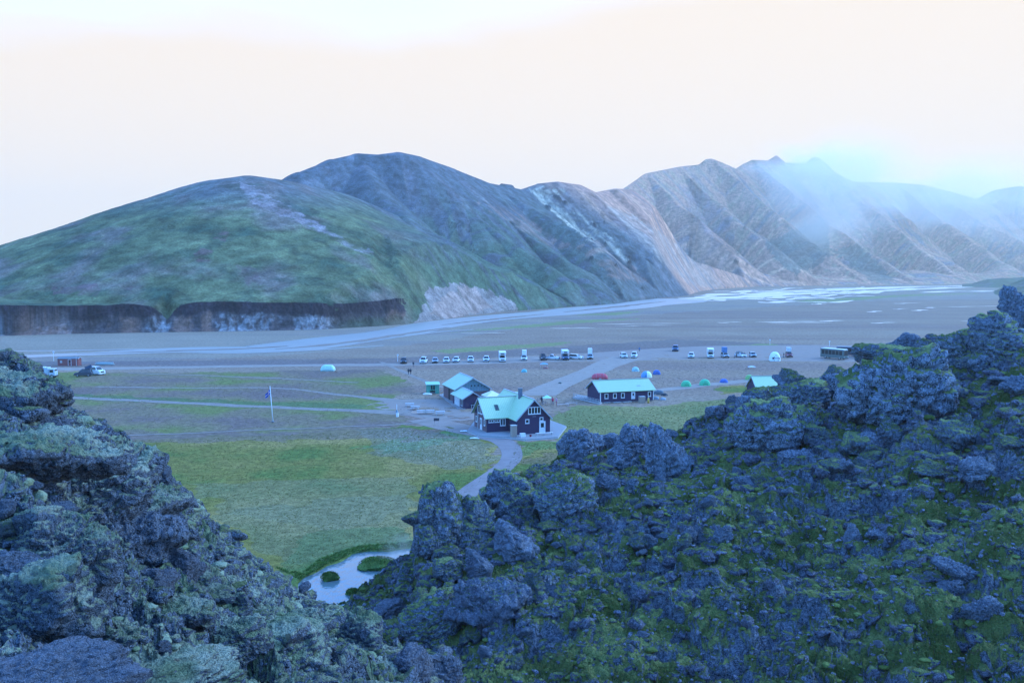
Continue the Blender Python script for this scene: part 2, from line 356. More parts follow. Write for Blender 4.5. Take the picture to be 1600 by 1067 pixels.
def build_mountains():
    cols = (np.concatenate([np.linspace(-420, -30, 60), np.arange(-27, 1630, 1.35), np.linspace(1634, 1990, 60)]) - 800) / F / 1.0
    cols = cols / (cp)                       # same azimuths as the horizon's pixels
    off_ = np.concatenate([np.linspace(-60, -2, 12), np.arange(-1.5, 14, .16), 14 * np.exp(np.linspace(0.01, math.log(3200 / 14), 960))])
    px0 = cols * cp * F + 800
    yb = np.interp(cols, BP[:, 0] / BP[:, 1], BP[:, 1])[None, :]
    Y = yb + off_[:, None] * (1 + .25 * sstep(800, 2400, yb)); A = np.repeat(cols[None], len(off_), 0); X = A * Y
    t = polydist(X, Y, BP); t = np.where(Y > yb, t, -t)
    big = fbm(X / 160, Y / 160, o=3, seed=3); med = fbm(X / 40, Y / 40, o=4, seed=9)
    Xw = X + 26 * vnoise(X / 120, Y / 120, seed=21) * sstep(0, 200, t); Yw = Y + 26 * vnoise(X / 120, Y / 120, seed=22) * sstep(0, 200, t)
    zr = np.full(X.shape, -60.); sc = np.zeros(X.shape); dd = np.full(X.shape, 500.); off = 0.
    for pts, k, rad in crests:
        P = seg3(pts)
        for i in range(len(P) - 1):
            a, b = P[i], P[i + 1]; dx, dy = b[0] - a[0], b[1] - a[1]; L2 = dx * dx + dy * dy; L = math.sqrt(L2)
            w = 1.0 if len(pts[-1]) == 2 else 0.0            # spurs wander a little, crests stay put
            tt = ((X - a[0]) * dx + (Y - a[1]) * dy) / L2; tc_ = np.clip(tt, 0, 1); PX, PY = X, Y
            if w: g_ = tc_ if i == 0 else 1.; PX = X + (Xw - X) * g_; PY = Y + (Yw - Y) * g_
            d = np.hypot(PX - a[0] - tc_ * dx, PY - a[1] - tc_ * dy)
            kk = k if not isinstance(k, tuple) else k[i] + (k[i + 1] - k[i]) * tc_
            h = a[2] + (b[2] - a[2]) * tc_ - kk * (np.sqrt(d * d + rad * rad) - rad)
            m = h > zr; zr = np.where(m, h, zr); dd = np.where(m, d, dd); sc = np.where(m, off + tt * L, sc)
            off += L
    D0 = Y / 900.
    gam = np.minimum(dd * .05, 6) * (.6 + .35 * D0)
    gul = fbm(sc / (16 + 16 * D0), dd / 420, o=3, seed=31, ridge=True, gain=.5)
    soft = sstep(620, 700, px0)[None, :] * .75 + .25        # the left dome is smooth, turf covered
    soft = np.maximum(soft, sstep(620, 760, Y) * .75)
    zr = zr + gam * soft * (gul - .25) + (med * 2.0 + big * 3) * sstep(0, 40, dd) * (.4 + .6 * soft)
    # rib pattern of the lower wall
    u = X * .75 + Y * .45
    rib = fbm(u / 7, (Y - X) / 90, o=4, seed=41, ridge=True, gain=.6)
    far_ = sstep(1150, 1500, Y); wall = np.minimum(t * (.52 - .12 * far_), 26 + 16 * vnoise(X / 150, Y / 150, seed=44)) * sstep(590, 760, px0)[None, :] + rib * np.clip(t * .04, 0, 2.2) * soft
    z = np.where(t > 0, np.maximum(zr, wall), -3 + t * .2)
    tc2 = np.maximum(t - 1.3 - 1.6 * fbm(X / 9, Y / 9, o=4, seed=62, ridge=True, gain=.6) * sstep(0, 1.5, t), t * .25)
    cliffz = 2.6 * tc2 + .8 * fbm(X / 6, Y / 3, o=3, seed=63) * sstep(0, 3, t)
    cl = 1 - sstep(600, 665, px0)[None, :]
    lim = 1.1 * t * (1 + t / 150); cliffz = np.where(cl > 0, cl * cliffz + (1 - cl) * lim, lim)
    top = 13.2 + 1.2 * vnoise(X / 60, Y / 60, seed=61) + .9 * fbm(X / 14, Y / 14, o=4, seed=64)
    notch = np.exp(-(np.abs(px0 - 262) / 17) ** 1.3)[None, :]
    notch = notch * (1 - sstep(10, 34, t)); cliffz = cliffz * (1 - .62 * notch)
    kink = np.where(cliffz > top, top + .33 * (cliffz - top), cliffz); cliffz = cliffz * (1 - cl) + kink * cl
    z = np.where(t > 0, np.minimum(z, cliffz), z)
    # where the dome comes down to the edge, keep it just above the cliff top
    z = np.where((cl > .5) & (tc2 > top / 2.6), np.maximum(z, top * (1 - .6 * notch) + .05 * np.minimum(t, 60)), z)
    z = np.where(t > 0, np.maximum(z, .02 * np.minimum(t, 100)), z)
    PXv, PYv = proj(X, Y, z)
    # ---- surface colours (world-fixed): turf, gravel, rhyolite, clay
    n1 = fbm(X / 30, Y / 30, z / 30, o=4, seed=71); n2 = fbm(X / 9, Y / 9, z / 9, o=3, seed=75)
    st = fbm(sc / 9, dd / 160, o=4, seed=81, gain=.6); st2 = fbm(sc / 30, dd / 300, o=3, seed=85)
    def C(*c): return np.array(c)
    def mixc(c, f, c2): f = np.clip(f, 0, 1)[..., None]; return c * (1 - f) + C(*c2) * f
    jx = PXv + 16 * n1 + 8 * st; jy = PYv + 9 * n2 + 8 * n1
    col = np.zeros(X.shape + (3,)) + C(.105, .108, .115)
    grn = (.105, .115, .055); dgrn = (.055, .082, .048); gry = (.135, .125, .13); tan = (.30, .215, .165); cream = (.40, .35, .29); pink = (.34, .235, .215)
    col = mixc(col, sstep(-.15, .3, st), (.085, .09, .095)); col = mixc(col, sstep(.1, .5, st2 + n1 * .5), (.15, .135, .14))
    # hill B green streaks, more below
    gB = sstep(250, 460, jy) * sstep(1080, 780, jx) * sstep(-.25, .15, st * .9 + n1 * .8 + sstep(300, 470, jy) * .15)
    col = mixc(col, gB * .9, (.075, .11, .055))
    # dome A
    mA = sstep(720, 560, jx + (jy - 400) * -.4) * sstep(0, 1, 1 - sstep(700, 760, Y + 0 * X))
    col = mixc(col, mA, grn); col = mixc(col, mA * sstep(-.1, .35, n1), (.145, .15, .07)); col = mixc(col, mA * sstep(.05, .4, -n1 + .2 * n2), dgrn)
    topA = mA * sstep(345, 290, jy) ; col = mixc(col, topA * .8, gry); col = mixc(col, mA * sstep(.0, .4, fbm(X / 45, Y / 45, o=4, seed=88)) * .8, (.17, .12, .10)); col = mixc(col, mA * sstep(.1, .3, -fbm(X / 18, Y / 18, o=4, seed=89)) * .55, (.05, .07, .045))
    for poly, c_, s_ in (([(372,286),(400,292),(440,318),(505,352),(500,364),(455,345),(400,322)], (.30,.215,.20), .75), ([(455,325),(530,370),(600,400),(560,396),(480,352)], (.26,.2,.19), .8),
                       ([(330,360),(352,358),(352,378),(335,376)], (.17,.07,.07), .7), ([(300,395),(335,390),(330,412),(305,410)], (.16,.07,.07), .6), ([(370,410),(400,420),(410,455),(385,450)], (.14,.08,.075), .6),
                       ([(80,448),(160,445),(160,462),(80,460)], (.16,.08,.08), .7), ([(180,446),(210,448),(205,458)], (.15,.08,.08), .5),
                       ([(672,452),(705,445),(760,452),(800,470),(818,494),(640,514)], (.27,.20,.175), .85), ([(700,455),(740,450),(770,480),(700,500),(670,490)], (.36,.22,.165), .6)):
        f = inpoly(jx, jy, poly) & (t > -1); ns = sstep(-.35, .25, rib if poly[0][0] >= 640 else n2 + st * .4)
        col = mixc(col, f * s_ * ns, c_)
    # dark ribs above the clay
    f = inpoly(jx, jy, [(640,462),(650,425),(690,402),(760,404),(900,470),(880,484),(800,470),(700,452)]); col = mixc(col, f * .7 * sstep(630, 690, jx) * sstep(.1, -.3, rib), (.03, .04, .035))
    # rhyolite hills C, D, E
    mC = sstep(1130, 1250, Y) * sstep(790, 880, jx + (300 - jy) * .2)
    mC = np.maximum(mC * (1 - sstep(0, 60, (jy - 330) - (jx - 850) * .62)), sstep(1300, 1500, Y + 0 * X))
    col = mixc(col, mC * .85, (.50, .225, .14)); col = mixc(col, mC * sstep(0, .35, st), (.62, .32, .19)); col = mixc(col, mC * sstep(.1, .45, -st2 - n1 * .3) * .8, (.17, .15, .16))
    for poly, c_, s_ in (([(828,296),(880,296),(905,330),(960,375),(990,420),(940,400),(890,350),(850,320)], (.40,.33,.24), .9), ([(855,305),(885,300),(905,330),(890,335)], (.16,.13,.14), .8),
                       ([(745,315),(800,325),(830,345),(900,390),(860,385),(790,345)], (.27,.15,.12), .7), ([(900,385),(935,375),(1000,425),(1010,440),(960,435),(925,405)], (.24,.13,.10), .7),
                       ([(940,320),(1000,340),(1100,410),(1130,450),(1080,445),(1000,380)], (.36,.26,.2), .7),
                       ([(1060,290),(1105,300),(1150,370),(1120,390),(1080,330)], (.2,.17,.19), .6),([(1115,360),(1145,375),(1160,395),(1140,400),(1115,385)], (.3,.13,.08), .8)):
        f = inpoly(jx, jy, poly) & (z > 0); col = mixc(col, f * s_ * sstep(-.3, .2, st + n2 * .3), c_)
    # crags
    cr = sstep(.30, .42, fbm(X / 22, Y / 22, z / 14, o=4, seed=91)); f = inpoly(jx, jy, [(860,300),(930,330),(1010,420),(1020,462),(930,440),(880,400),(850,330)]) | inpoly(jx, jy, [(1110,340),(1190,350),(1200,440),(1120,400)])
    col = mixc(col, cr * f, (.04, .042, .05)); z = z + 3.5 * cr * f * (Y > 800)
    gE = sstep(1950, 2300, Y) * sstep(.0, .3, n1 + st * .6); col = mixc(col, gE * .5, (.17, .17, .09))
    lav = inpoly(jx, jy, [(1190,380),(1290,340),(1300,400),(1240,430)]) | inpoly(jx, jy, [(1300,390),(1340,380),(1400,440),(1360,440)]); col = mixc(col, lav * .7, (.10, .12, .10))
    # river cliff under the dome
    hc = z / np.maximum(top, 1)
    cm_ = (cl + .9 * n1 + .5 * n2 > .5) & (cl > .05) & (t > 0) & (tc2 < top / 2.6 + .4) & (z < top + .6)
    jn = vnoise(X / 14, Y / 14, seed=95) * .16 + .1 * vnoise(X / 3, Y / 3, z / 6, seed=96)
    jn = jn + .12 * fbm(X / 2, Y / 2, z / 1.2, o=3, seed=99); lowb = sstep(.66, .46, hc + jn)
    cc = np.zeros_like(col) + C(.034, .024, .030)
    cc = mixc(cc, lowb, (.075, .055, .055)); pat = fbm(PXv / 38, PXv * 0 + 3, o=3, seed=97)
    wz = np.maximum.reduce([np.exp(-((PXv - c0) / w0) ** 2) for c0, w0 in ((250, 24), (350, 26), (400, 44), (485, 36), (70, 26), (100, 12), (0, 14))]) * (.62 + .9 * fbm(PXv / 9, z / 3.5, o=4, seed=98))
    cc = mixc(cc, lowb * sstep(.3, .8, wz + 1.8 * jn + .12 * rib), (.22, .20, .195))
    wo_ = np.maximum.reduce([np.exp(-((PXv - c0) / w0) ** 2) for c0, w0 in ((285, 18), (325, 14), (75, 40), (40, 20), (200, 20), (620, 18))])
    cc = mixc(cc, lowb * .7 * sstep(.35, .85, wo_ + 1.8 * jn), (.21, .11, .08))
    cc = cc * (1 + .5 * fbm(X / 5, Y / 5, z / .8, o=4, seed=101))[..., None]; cc = mixc(cc, sstep(500, 560, PXv) * sstep(.55, .2, hc + jn) * .5, (.05, .075, .035))
    col = np.where(cm_[..., None], cc, col)
    fine = fbm(X / 4, Y / 4, z / 4, o=2, seed=77); col *= np.clip(1 + .35 * n2 + .3 * fine + .34 * st * soft + .25 * n1, .35, 2)[..., None]
    keep = z > -2.5
    V = np.stack([X, Y, z], -1).reshape(-1, 3)
    Fq = grid_faces(*X.shape, keep)
    me = np_mesh('mountains', V, Fq, land_mat('mountain turf and scree', .11, .8, 1.1, a2=.42), tint=np.clip(col, .01, .8).reshape(-1, 3))
    link('mountains', me, kind='structure')
build_mountains()

def low_hill(prof, y_near, name, seed):      # the low dark hills at the far right of the plain
    cols = np.arange(prof[0][0], prof[-1][0], 1.5); rows = np.linspace(0, 1, 90)
    pz = np.interp(cols, [p[0] for p in prof], [p[1] for p in prof]); yn = np.interp(cols, [p[0] for p in prof], [gy(p[2]) for p in prof])
    C_, T = np.meshgrid(cols, rows); Yc = yn[None, :] + T * 420
    X = (C_ - 800) / F / cp * Yc; zt = zat(pz, yn + 160)[None, :]
    z = np.maximum(zt, 0) * np.sin(np.clip(T * 1.3, 0, 1) * math.pi / 2 * 1) * (1 - sstep(.6, 1, T)) - .3
    z = z + (fbm(X / 40, Yc / 40, o=4, seed=seed, ridge=True) * 2.5) * sstep(0, 10, z)
    n = fbm(X / 50, Yc / 50, o=3, seed=seed + 4); col = np.zeros(X.shape + (3,)) + np.array((.07, .10, .055)); f = sstep(0, .3, n)[..., None]; col = col * (1 - f) + f * np.array((.10, .10, .09))
    me = np_mesh(name, np.stack([X, Yc, z], -1).reshape(-1, 3), grid_faces(*X.shape), MATS['land'], tint=col.reshape(-1, 3)); link(name, me, kind='structure')
MATS['land'] = land_mat('low hill turf', .03, .2, 1.2)
low_hill([(1500,444.5,449),(1515,444,449),(1540,437,449.5),(1570,434.5,450),(1640,433,450),(1760,430,450)], 0, 'hill', 7)
low_hill([(1535,458,461),(1550,457,461.5),(1575,445,462),(1600,434,462),(1660,424,463),(1760,415,463)], 0, 'hill', 8)

# ================================================================ VALLEY FLOOR
POND = [(468,912),(478,903),(498,893),(512,884),(532,878),(552,866),(575,862),(610,862),(640,856),(668,862),(672,900),(640,950),(560,975),(500,965),(466,940)]
PW = [G(a, b, -.25)[:2] for a, b in POND]
def gz(x, y):                                # height of the valley floor
    h = .10 * vnoise(x / 9, y / 9, seed=201) + .05 * vnoise(x / 2.5, y / 2.5, seed=202)
    return h * sstep(330, 250, y)
def gz1(x, y): return float(gz(np.array([x]), np.array([y]))[0])
def build_ground():
    pxs = np.concatenate([-800 - np.linspace(9000, 0, 30), np.linspace(-760, -20, 60), np.arange(-15, 1616, 1.4), np.linspace(1620, 2400, 60), np.linspace(2500, 11000, 30)])
    pys = np.concatenate([np.linspace(2600, 980, 60), np.arange(976, 438, -.72), np.linspace(437.5, 429, 40)])
    ys = np.array([gy(p) for p in pys]); ys = np.append(ys[ys < 6500], [7000.])
    A, Y = np.meshgrid((pxs - 800) / F / cp, ys); X = A * Y
    z = gz(X, Y)
    PX, PY = proj(X, Y, 0 * X); jn = fbm(X / 7, Y / 7, o=4, seed=211); jn2 = fbm(X / 7 + 40, Y / 7, o=4, seed=215)
    jx = PX + F * 2.6 / Y * jn * 1.6; jy = PY + CH * F / Y ** 2 * 4.5 * jn2
    # pond bed and bank
    inp = inpoly(X + .7 * jn, Y + .7 * jn2, PW); dP = polydist(X, Y, PW + [PW[0]]); sd = np.where(inp, dP, -dP)
    z = np.where(Y < 140, z - .75 * sstep(-.5, .7, sd), z)
    n = fbm(X / 22, Y / 22, o=5, seed=221); fine = fbm(X / 2.2, Y / 2.2, o=3, seed=225); far = sstep(120, 500, Y)
    def mixc(c, f, c2): f = np.clip(f, 0, 1)[..., None]; return c * (1 - f) + np.array(c2) * f
    col = np.zeros(X.shape + (3,)) + np.array((.262, .168, .112))
    band = fbm(X / 300, Y / 26, o=4, seed=231); col = mixc(col, sstep(0, .35, band) * .5, (.19, .12, .10)); col = mixc(col, sstep(.05, .4, -band) * .5, (.29, .20, .135))
    # river bed of paler silt, and the dark terrace edge behind the cars
    silt = inpoly(jx, PY + 3 * jn2, [(-900,590),(-900,520),(640,505),(1075,463),(2000,438),(2000,463),(1350,470),(1000,492),(800,515),(640,540),(420,556),(0,575)])
    col = mixc(col, silt * .8, (.27, .20, .14)); col = mixc(col, silt * sstep(0, .3, band) * .6, (.21, .155, .135))
    dk = inpoly(jx, PY + 1.5 * jn2, [(-100,566),(300,563),(600,560),(780,548),(1060,530),(1290,540),(1290,545),(1080,543),(900,552),(620,567),(300,572),(-100,575)]) ; col = mixc(col, dk * .55, (.115, .092, .092))
    for poly in ([(670,548),(760,541),(890,534),(880,539),(780,547),(700,552)], [(1140,540),(1200,537),(1240,542),(1180,546)], [(900,492),(960,488),(1010,486),(960,493)], [(1240,470),(1420,460),(1540,458),(1400,464),(1280,474)], [(700,520),(900,500),(1000,498),(820,512)]):
        col = mixc(col, inpoly(jx, PY + 1.2 * jn2, poly) * .75, (.19, .21, .07))
    # sparse tundra left
    T1 = inpoly(jx, jy, [(-900,592),(60,581),(300,582),(590,577),(632,592),(640,612),(600,628),(636,652),(640,664),(190,700),(-900,760)])
    T1 = T1 & True; col = mixc(col, T1 * .85, (.19, .135, .075)); col = mixc(col, T1 * sstep(-.05, .3, n), (.15, .15, .045)); col = mixc(col, T1 * sstep(.08, .35, -n + .3 * fine) * .8, (.18, .115, .095))
    # meadows
    M = [[(-900,760),(150,690),(300,684),(560,672),(640,664),(700,668),(728,680),(764,691),(781,706),(778,724),(752,752),(728,775),(640,905),(500,1000),(-900,1400)],
         [(806,690),(872,690),(1040,690),(1040,760),(735,785),(768,748),(800,720),(806,706)], [(862,645),(905,634),(1030,634),(1180,618),(1270,602),(1270,660),(1060,710),(866,700)], [(1120,607),(1190,597),(1200,612),(1130,616)]]
    MM = np.zeros(X.shape, bool)
    for p in M: MM |= inpoly(jx, jy, p)
    col = mixc(col, MM, (.190, .152, .036)); col = mixc(col, MM * sstep(-.05, .3, n), (.28, .19, .06)); col = mixc(col, MM * sstep(.05, .3, -n), (.115, .145, .032))
    yel = inpoly(jx, jy, M[2]) ; col = mixc(col, yel * .7, (.20, .185, .075))
    for poly, c_, s_ in (([(100,672),(420,676),(620,668),(690,672),(660,684),(420,688),(200,692)], (.17,.11,.09), .6), ([(560,700),(640,680),(720,672),(752,684),(700,690),(620,705)], (.09,.19,.05), .7),
                       ([(640,672),(705,668),(700,684),(640,688)], (.2,.11,.08), .7), ([(560,672),(720,676),(776,705),(760,735),(640,722),(570,700)], (.17,.15,.11), .45),
                       ([(300,760),(640,740),(640,800),(500,830),(330,790)], (.20,.17,.085), .45), ([(330,800),(640,770),(660,850),(440,880)], (.16,.15,.075), .5),
                       ([(806,690),(870,690),(880,700),(810,712)], (.09,.17,.05), .6), ([(830,712),(890,705),(880,740),(800,750)], (.22,.13,.08), .6), ([(80,613),(300,624),(570,632),(565,640),(300,632),(80,622)], (.09,.13,.05), .8),
                       ([(470,832),(560,820),(660,830),(660,852),(560,858),(460,905),(430,880)], (.085,.13,.045), .6)):
        col = mixc(col, inpoly(jx, jy, poly) * s_, c_)
    col = mixc(col, (sstep(-3.2, -.6, sd + 1.0 * jn) * (sd < .3) * (Y < 140)) * .8, (.075, .14, .035))
    col = mixc(col, sstep(.0, .5, sd) * (Y < 140), (.05, .06, .05))
    spk = rng.random(X.shape); cot = inpoly(jx, jy, [(585,680),(640,668),(700,690),(765,702),(755,728),(640,715),(600,705)])
    col = mixc(col, cot * (spk > .88) * .4, (.42, .36, .30)); stn = inpoly(jx, jy, [(520,600),(1290,560),(1290,600),(1000,620),(860,640),(600,640)]); col = mixc(col, stn * (spk > .985) * .7, (.05, .05, .05))
    col *= (1 + .12 * fine * (1 - far) + .16 * n)[..., None]
    me = np_mesh('ground', np.stack([X, Y, z], -1).reshape(-1, 3), grid_faces(*X.shape), land_mat('valley floor', .9, 6., .16, a2=.38), tint=np.clip(col, .01, .7).reshape(-1, 3))
    link('ground', me, kind='structure')
build_ground()

# ---------------------------------------------------------------- water
def water_mat(name, col, rough, bs, bd):
    m, nt, b = new_mat(name); g = N(nt); p = g.pos()
    mp_ = g.n('ShaderNodeMapping'); mp_.inputs['Scale'].default_value = (1, .5, 1); g._in(mp_.inputs[0], p)
    nt.links.new(g.mix(g.noise(p, .03, 3), tuple(v * .8 for v in col), col), b.inputs['Base Color'])
    nt.links.new(g.bump(g.noise(mp_.outputs[0], bs, 3), bd, 1), b.inputs['Normal']); b.inputs['Roughness'].default_value = rough; b.inputs['Specular IOR Level'].default_value = .6
    return m
RW = water_mat('silty river water', (.37, .30, .25), .32, .5, .1); RF = water_mat('shallow water with painted sky sheen', (.92, .62, .42), .5, .5, .1); PWM = water_mat('warm pond water', (.12, .17, .17), .05, 2.5, .05)  # far braids and puddles: bright sky reflection painted into a matte base colour
me = bpy.data.meshes.new('pond'); c0 = np.mean(PW, 0); Vp = [(c0[0] + (p[0] - c0[0]) * 1.12, c0[1] + (p[1] - c0[1]) * 1.12, -.25) for p in PW]; me.from_pydata(Vp, [], [tuple(range(len(Vp)))]); me.materials.append(PWM); link('pond', me, kind='structure')
dirt0 = mat('grey gravel bar', (.25, .165, .12), .95)
def ribbon(name, strands, z, mt, kind='structure', wob=.25, seed=5, sub=14, **t):
    """strands: lists of (px, py, width in metres) followed along the ground, joined in one sheet"""
    Vs, Fs = [], []
    for si, st_ in enumerate(strands):
        P = [np.array([*G(a, b)[:2], w]) for a, b, w in st_]; pts = []
        Q = [P[0]] + P + [P[-1]]
        for i in range(1, len(Q) - 2):
            for j in range(sub):
                u = j / sub; a, b, c, d = Q[i - 1], Q[i], Q[i + 1], Q[i + 2]
                pts.append(.5 * ((2 * b) + (c - a) * u + (2 * a - 5 * b + 4 * c - d) * u * u + (3 * b - a - 3 * c + d) * u ** 3))
        pts.append(P[-1]); pts = np.array(pts); tn = np.gradient(pts[:, :2], axis=0); tn /= np.linalg.norm(tn, axis=1)[:, None] + 1e-9; nr = np.stack([-tn[:, 1], tn[:, 0]], 1)
        s = np.cumsum(np.r_[0, np.linalg.norm(np.diff(pts[:, :2], axis=0), axis=1)])
        w = np.maximum(pts[:, 2], .05) / 2
        wl_ = w * (1 + wob * vnoise(s / (pts[:, 2].mean() * 3 + 1), s * 0 + si * 7.3, seed=seed)); wr_ = w * (1 + wob * vnoise(s / (pts[:, 2].mean() * 3 + 1), s * 0 + si * 7.3 + 50, seed=seed))
        o = len(Vs); K = 5
        for i in range(len(pts)):
            for k in range(K):
                q = k / (K - 1); x, y = pts[i, :2] + nr[i] * (wl_[i] * (1 - q) - wr_[i] * q); Vs.append((x, y, si * .006))
        for i in range(len(pts) - 1):
            for k in range(K - 1): Fs.append((o + i * K + k, o + i * K + k + 1, o + (i + 1) * K + k + 1, o + (i + 1) * K + k))
    V = np.array(Vs); V[:, 2] = gz(V[:, 0], V[:, 1]) + z + V[:, 2]
    return link(name, np_mesh(name, V, np.array(Fs), mt), kind=kind, **t)
main = [(-300,566,14),(0,558,12),(140,553,14),(280,547,22),(420,545,30),(540,530,34),(620,519,30),(700,505,34),(800,494,42),(900,486,50),(1000,476,60),(1075,467,70)]
ribbon('river', [main, [(-300,550,3),(40,548.5,3),(200,546,3.5),(330,546,6)], [(300,549,8),(420,549,9),(520,545,4),(600,540,2)], [(480,539,6),(600,528,8),(680,519,4),(740,515,2)]], .05, RW, seed=6)
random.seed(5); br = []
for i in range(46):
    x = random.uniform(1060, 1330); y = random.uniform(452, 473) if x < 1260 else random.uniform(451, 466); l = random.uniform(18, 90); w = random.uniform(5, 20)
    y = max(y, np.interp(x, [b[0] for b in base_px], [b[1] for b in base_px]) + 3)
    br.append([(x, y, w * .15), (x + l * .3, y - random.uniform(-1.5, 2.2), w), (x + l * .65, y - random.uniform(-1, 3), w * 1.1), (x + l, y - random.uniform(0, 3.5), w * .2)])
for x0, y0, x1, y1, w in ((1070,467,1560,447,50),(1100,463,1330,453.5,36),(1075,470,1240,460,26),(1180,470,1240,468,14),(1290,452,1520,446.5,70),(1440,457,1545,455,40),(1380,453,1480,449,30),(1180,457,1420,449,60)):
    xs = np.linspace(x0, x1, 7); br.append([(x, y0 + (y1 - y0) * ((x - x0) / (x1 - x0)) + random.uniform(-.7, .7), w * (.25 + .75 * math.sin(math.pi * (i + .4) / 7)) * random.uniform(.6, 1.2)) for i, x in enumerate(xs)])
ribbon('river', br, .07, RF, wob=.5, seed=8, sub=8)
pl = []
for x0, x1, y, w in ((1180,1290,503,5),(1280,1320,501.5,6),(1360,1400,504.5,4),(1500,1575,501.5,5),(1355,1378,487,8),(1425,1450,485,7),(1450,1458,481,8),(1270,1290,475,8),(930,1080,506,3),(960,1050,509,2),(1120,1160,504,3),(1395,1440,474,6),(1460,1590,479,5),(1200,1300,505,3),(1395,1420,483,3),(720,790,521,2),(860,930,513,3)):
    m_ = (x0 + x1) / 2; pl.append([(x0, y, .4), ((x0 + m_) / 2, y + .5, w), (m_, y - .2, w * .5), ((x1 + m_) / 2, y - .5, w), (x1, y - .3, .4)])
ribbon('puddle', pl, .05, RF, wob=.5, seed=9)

ribbon('gravel_bar', [[(120,552.5,1),(230,550,3),(330,547,2)], [(260,548,1),(360,546,5),(450,541,2)], [(430,546,1),(500,540,6),(560,533,4),(610,524,1)], [(560,535,1),(620,524,5),(700,512,3)], [(690,508,1),(760,500,7),(850,491,2)], [(880,488,2),(960,480,9),(1040,471,3)]], .09, dirt0, wob=.6, seed=12)
# ---------------------------------------------------------------- roads and paths
def dirt(name, a, b_): 
    m, nt, b = new_mat(name); g = N(nt); p = g.pos(); n1 = g.noise(p, .4, 5, .65); n2 = g.noise(p, 5, 4)
    nt.links.new(g.mix(g.ss(n1, .3, .7), a, b_), b.inputs['Base Color']); b.inputs['Roughness'].default_value = .95; b.inputs['Specular IOR Level'].default_value = .1
    nt.links.new(g.bump(n2, .04, .8), b.inputs['Normal']); return m
RD = dirt('pale gravel road', (.28, .21, .165), (.33, .25, .20)); PT = dirt('grey gravel path', (.22, .165, .15), (.27, .21, .19)); PK = dirt('parking gravel', (.26, .19, .15), (.30, .22, .18)); TR = dirt('worn track', (.23, .175, .14), (.29, .225, .18))
ribbon('road', [[(-400,583,7),(0,577,6.5),(150,576,6.5),(300,573.5,6),(460,571,6),(600,569.5,7),(700,567.5,8),(800,564,10),(900,559,16)]], .02, RD, wob=.2)
ribbon('parking_area', [[(560,571,6),(700,567,12),(850,561,20),(960,557,30),(1060,553,44),(1160,551,60),(1260,551,66),(1350,551,66),(1500,552,60)]], .012, PK, wob=.1)
ribbon('road', [[(985,558,12),(955,567,10),(925,580,8.5),(890,594,7.5),(860,606,8),(838,618,9)], [(1010,612,4),(1080,604,4.5),(1150,597,5),(1210,590,5)]], .03, RD, wob=.2)
ribbon('dirt_track', [[(70,617,3),(130,622,3),(300,630,3.2),(420,636,3.2),(540,641,3.4),(640,645,6),(700,648,9)], [(150,604,1.5),(260,606,1.5),(420,606,1.8),(500,613,2),(580,622,3),(660,630,8)], [(596,566,1.5),(628,580,1.6),(655,592,1.7),(690,606,2.5)], [(200,583,1.2),(400,590,1.4),(560,598,1.2)]], .025, TR, wob=.35)
ribbon('yard', [[(600,640,14),(650,635,22),(700,640,22),(745,655,16)], [(660,655,6),(700,665,7),(750,676,6),(780,684,5)]], .010, PK, wob=.15)
ribbon('path', [[(758,682,4.6),(782,688,4.0),(797,700,3.4),(799,716,3.2),(785,732,3.1),(762,748,3.0),(738,764,3.0),(712,790,3),(680,830,3)]], .035, PT, wob=.08)
ribbon('path', [[(120,690,.7),(190,681.5,.8),(300,676.5,.8),(420,671.5,.8),(520,668,.8),(640,661.5,.9),(700,653,1.0),(735,647,1.1)]], .05, TR, wob=.08)

# ================================================================ LAVA SLOPES in the foreground
LV_L = lava_mat('lava with pale moss', .56, (.42, .42, .30), (.20, .24, .12), patch=.9, md=.35, rockB=(.205, .23, .27))
LV_R = lava_mat('lava with olive moss', .60, (.27, .29, .085), (.09, .115, .022), sc=.8, lich=.4, patch=1.6)
LO_L = lava_mat('boulder lava with pale moss', .50, (.42, .42, .30), (.20, .24, .12), obj=True, sc=2.2, md=.35, rockB=(.205, .23, .27))
LO_R = lava_mat('boulder lava with olive moss', .66, (.30, .32, .12), (.10, .13, .032), obj=True, sc=1.6)
LO_D = lava_mat('bare dark lava', 1.35, (.16, .2, .08), (.08, .11, .035), obj=True, sc=1.8)
LO_P = lava_mat('bare pale lava', 1.35, (.16, .2, .08), (.08, .11, .035), obj=True, sc=1.8, rockA=(.07, .078, .095), rockB=(.20, .21, .245))
LO_M = lava_mat('lichened grey lava', .95, (.2, .25, .12), (.09, .125, .04), obj=True, sc=1.8, rockA=(.045, .05, .064), rockB=(.16, .17, .21), lich=.8)
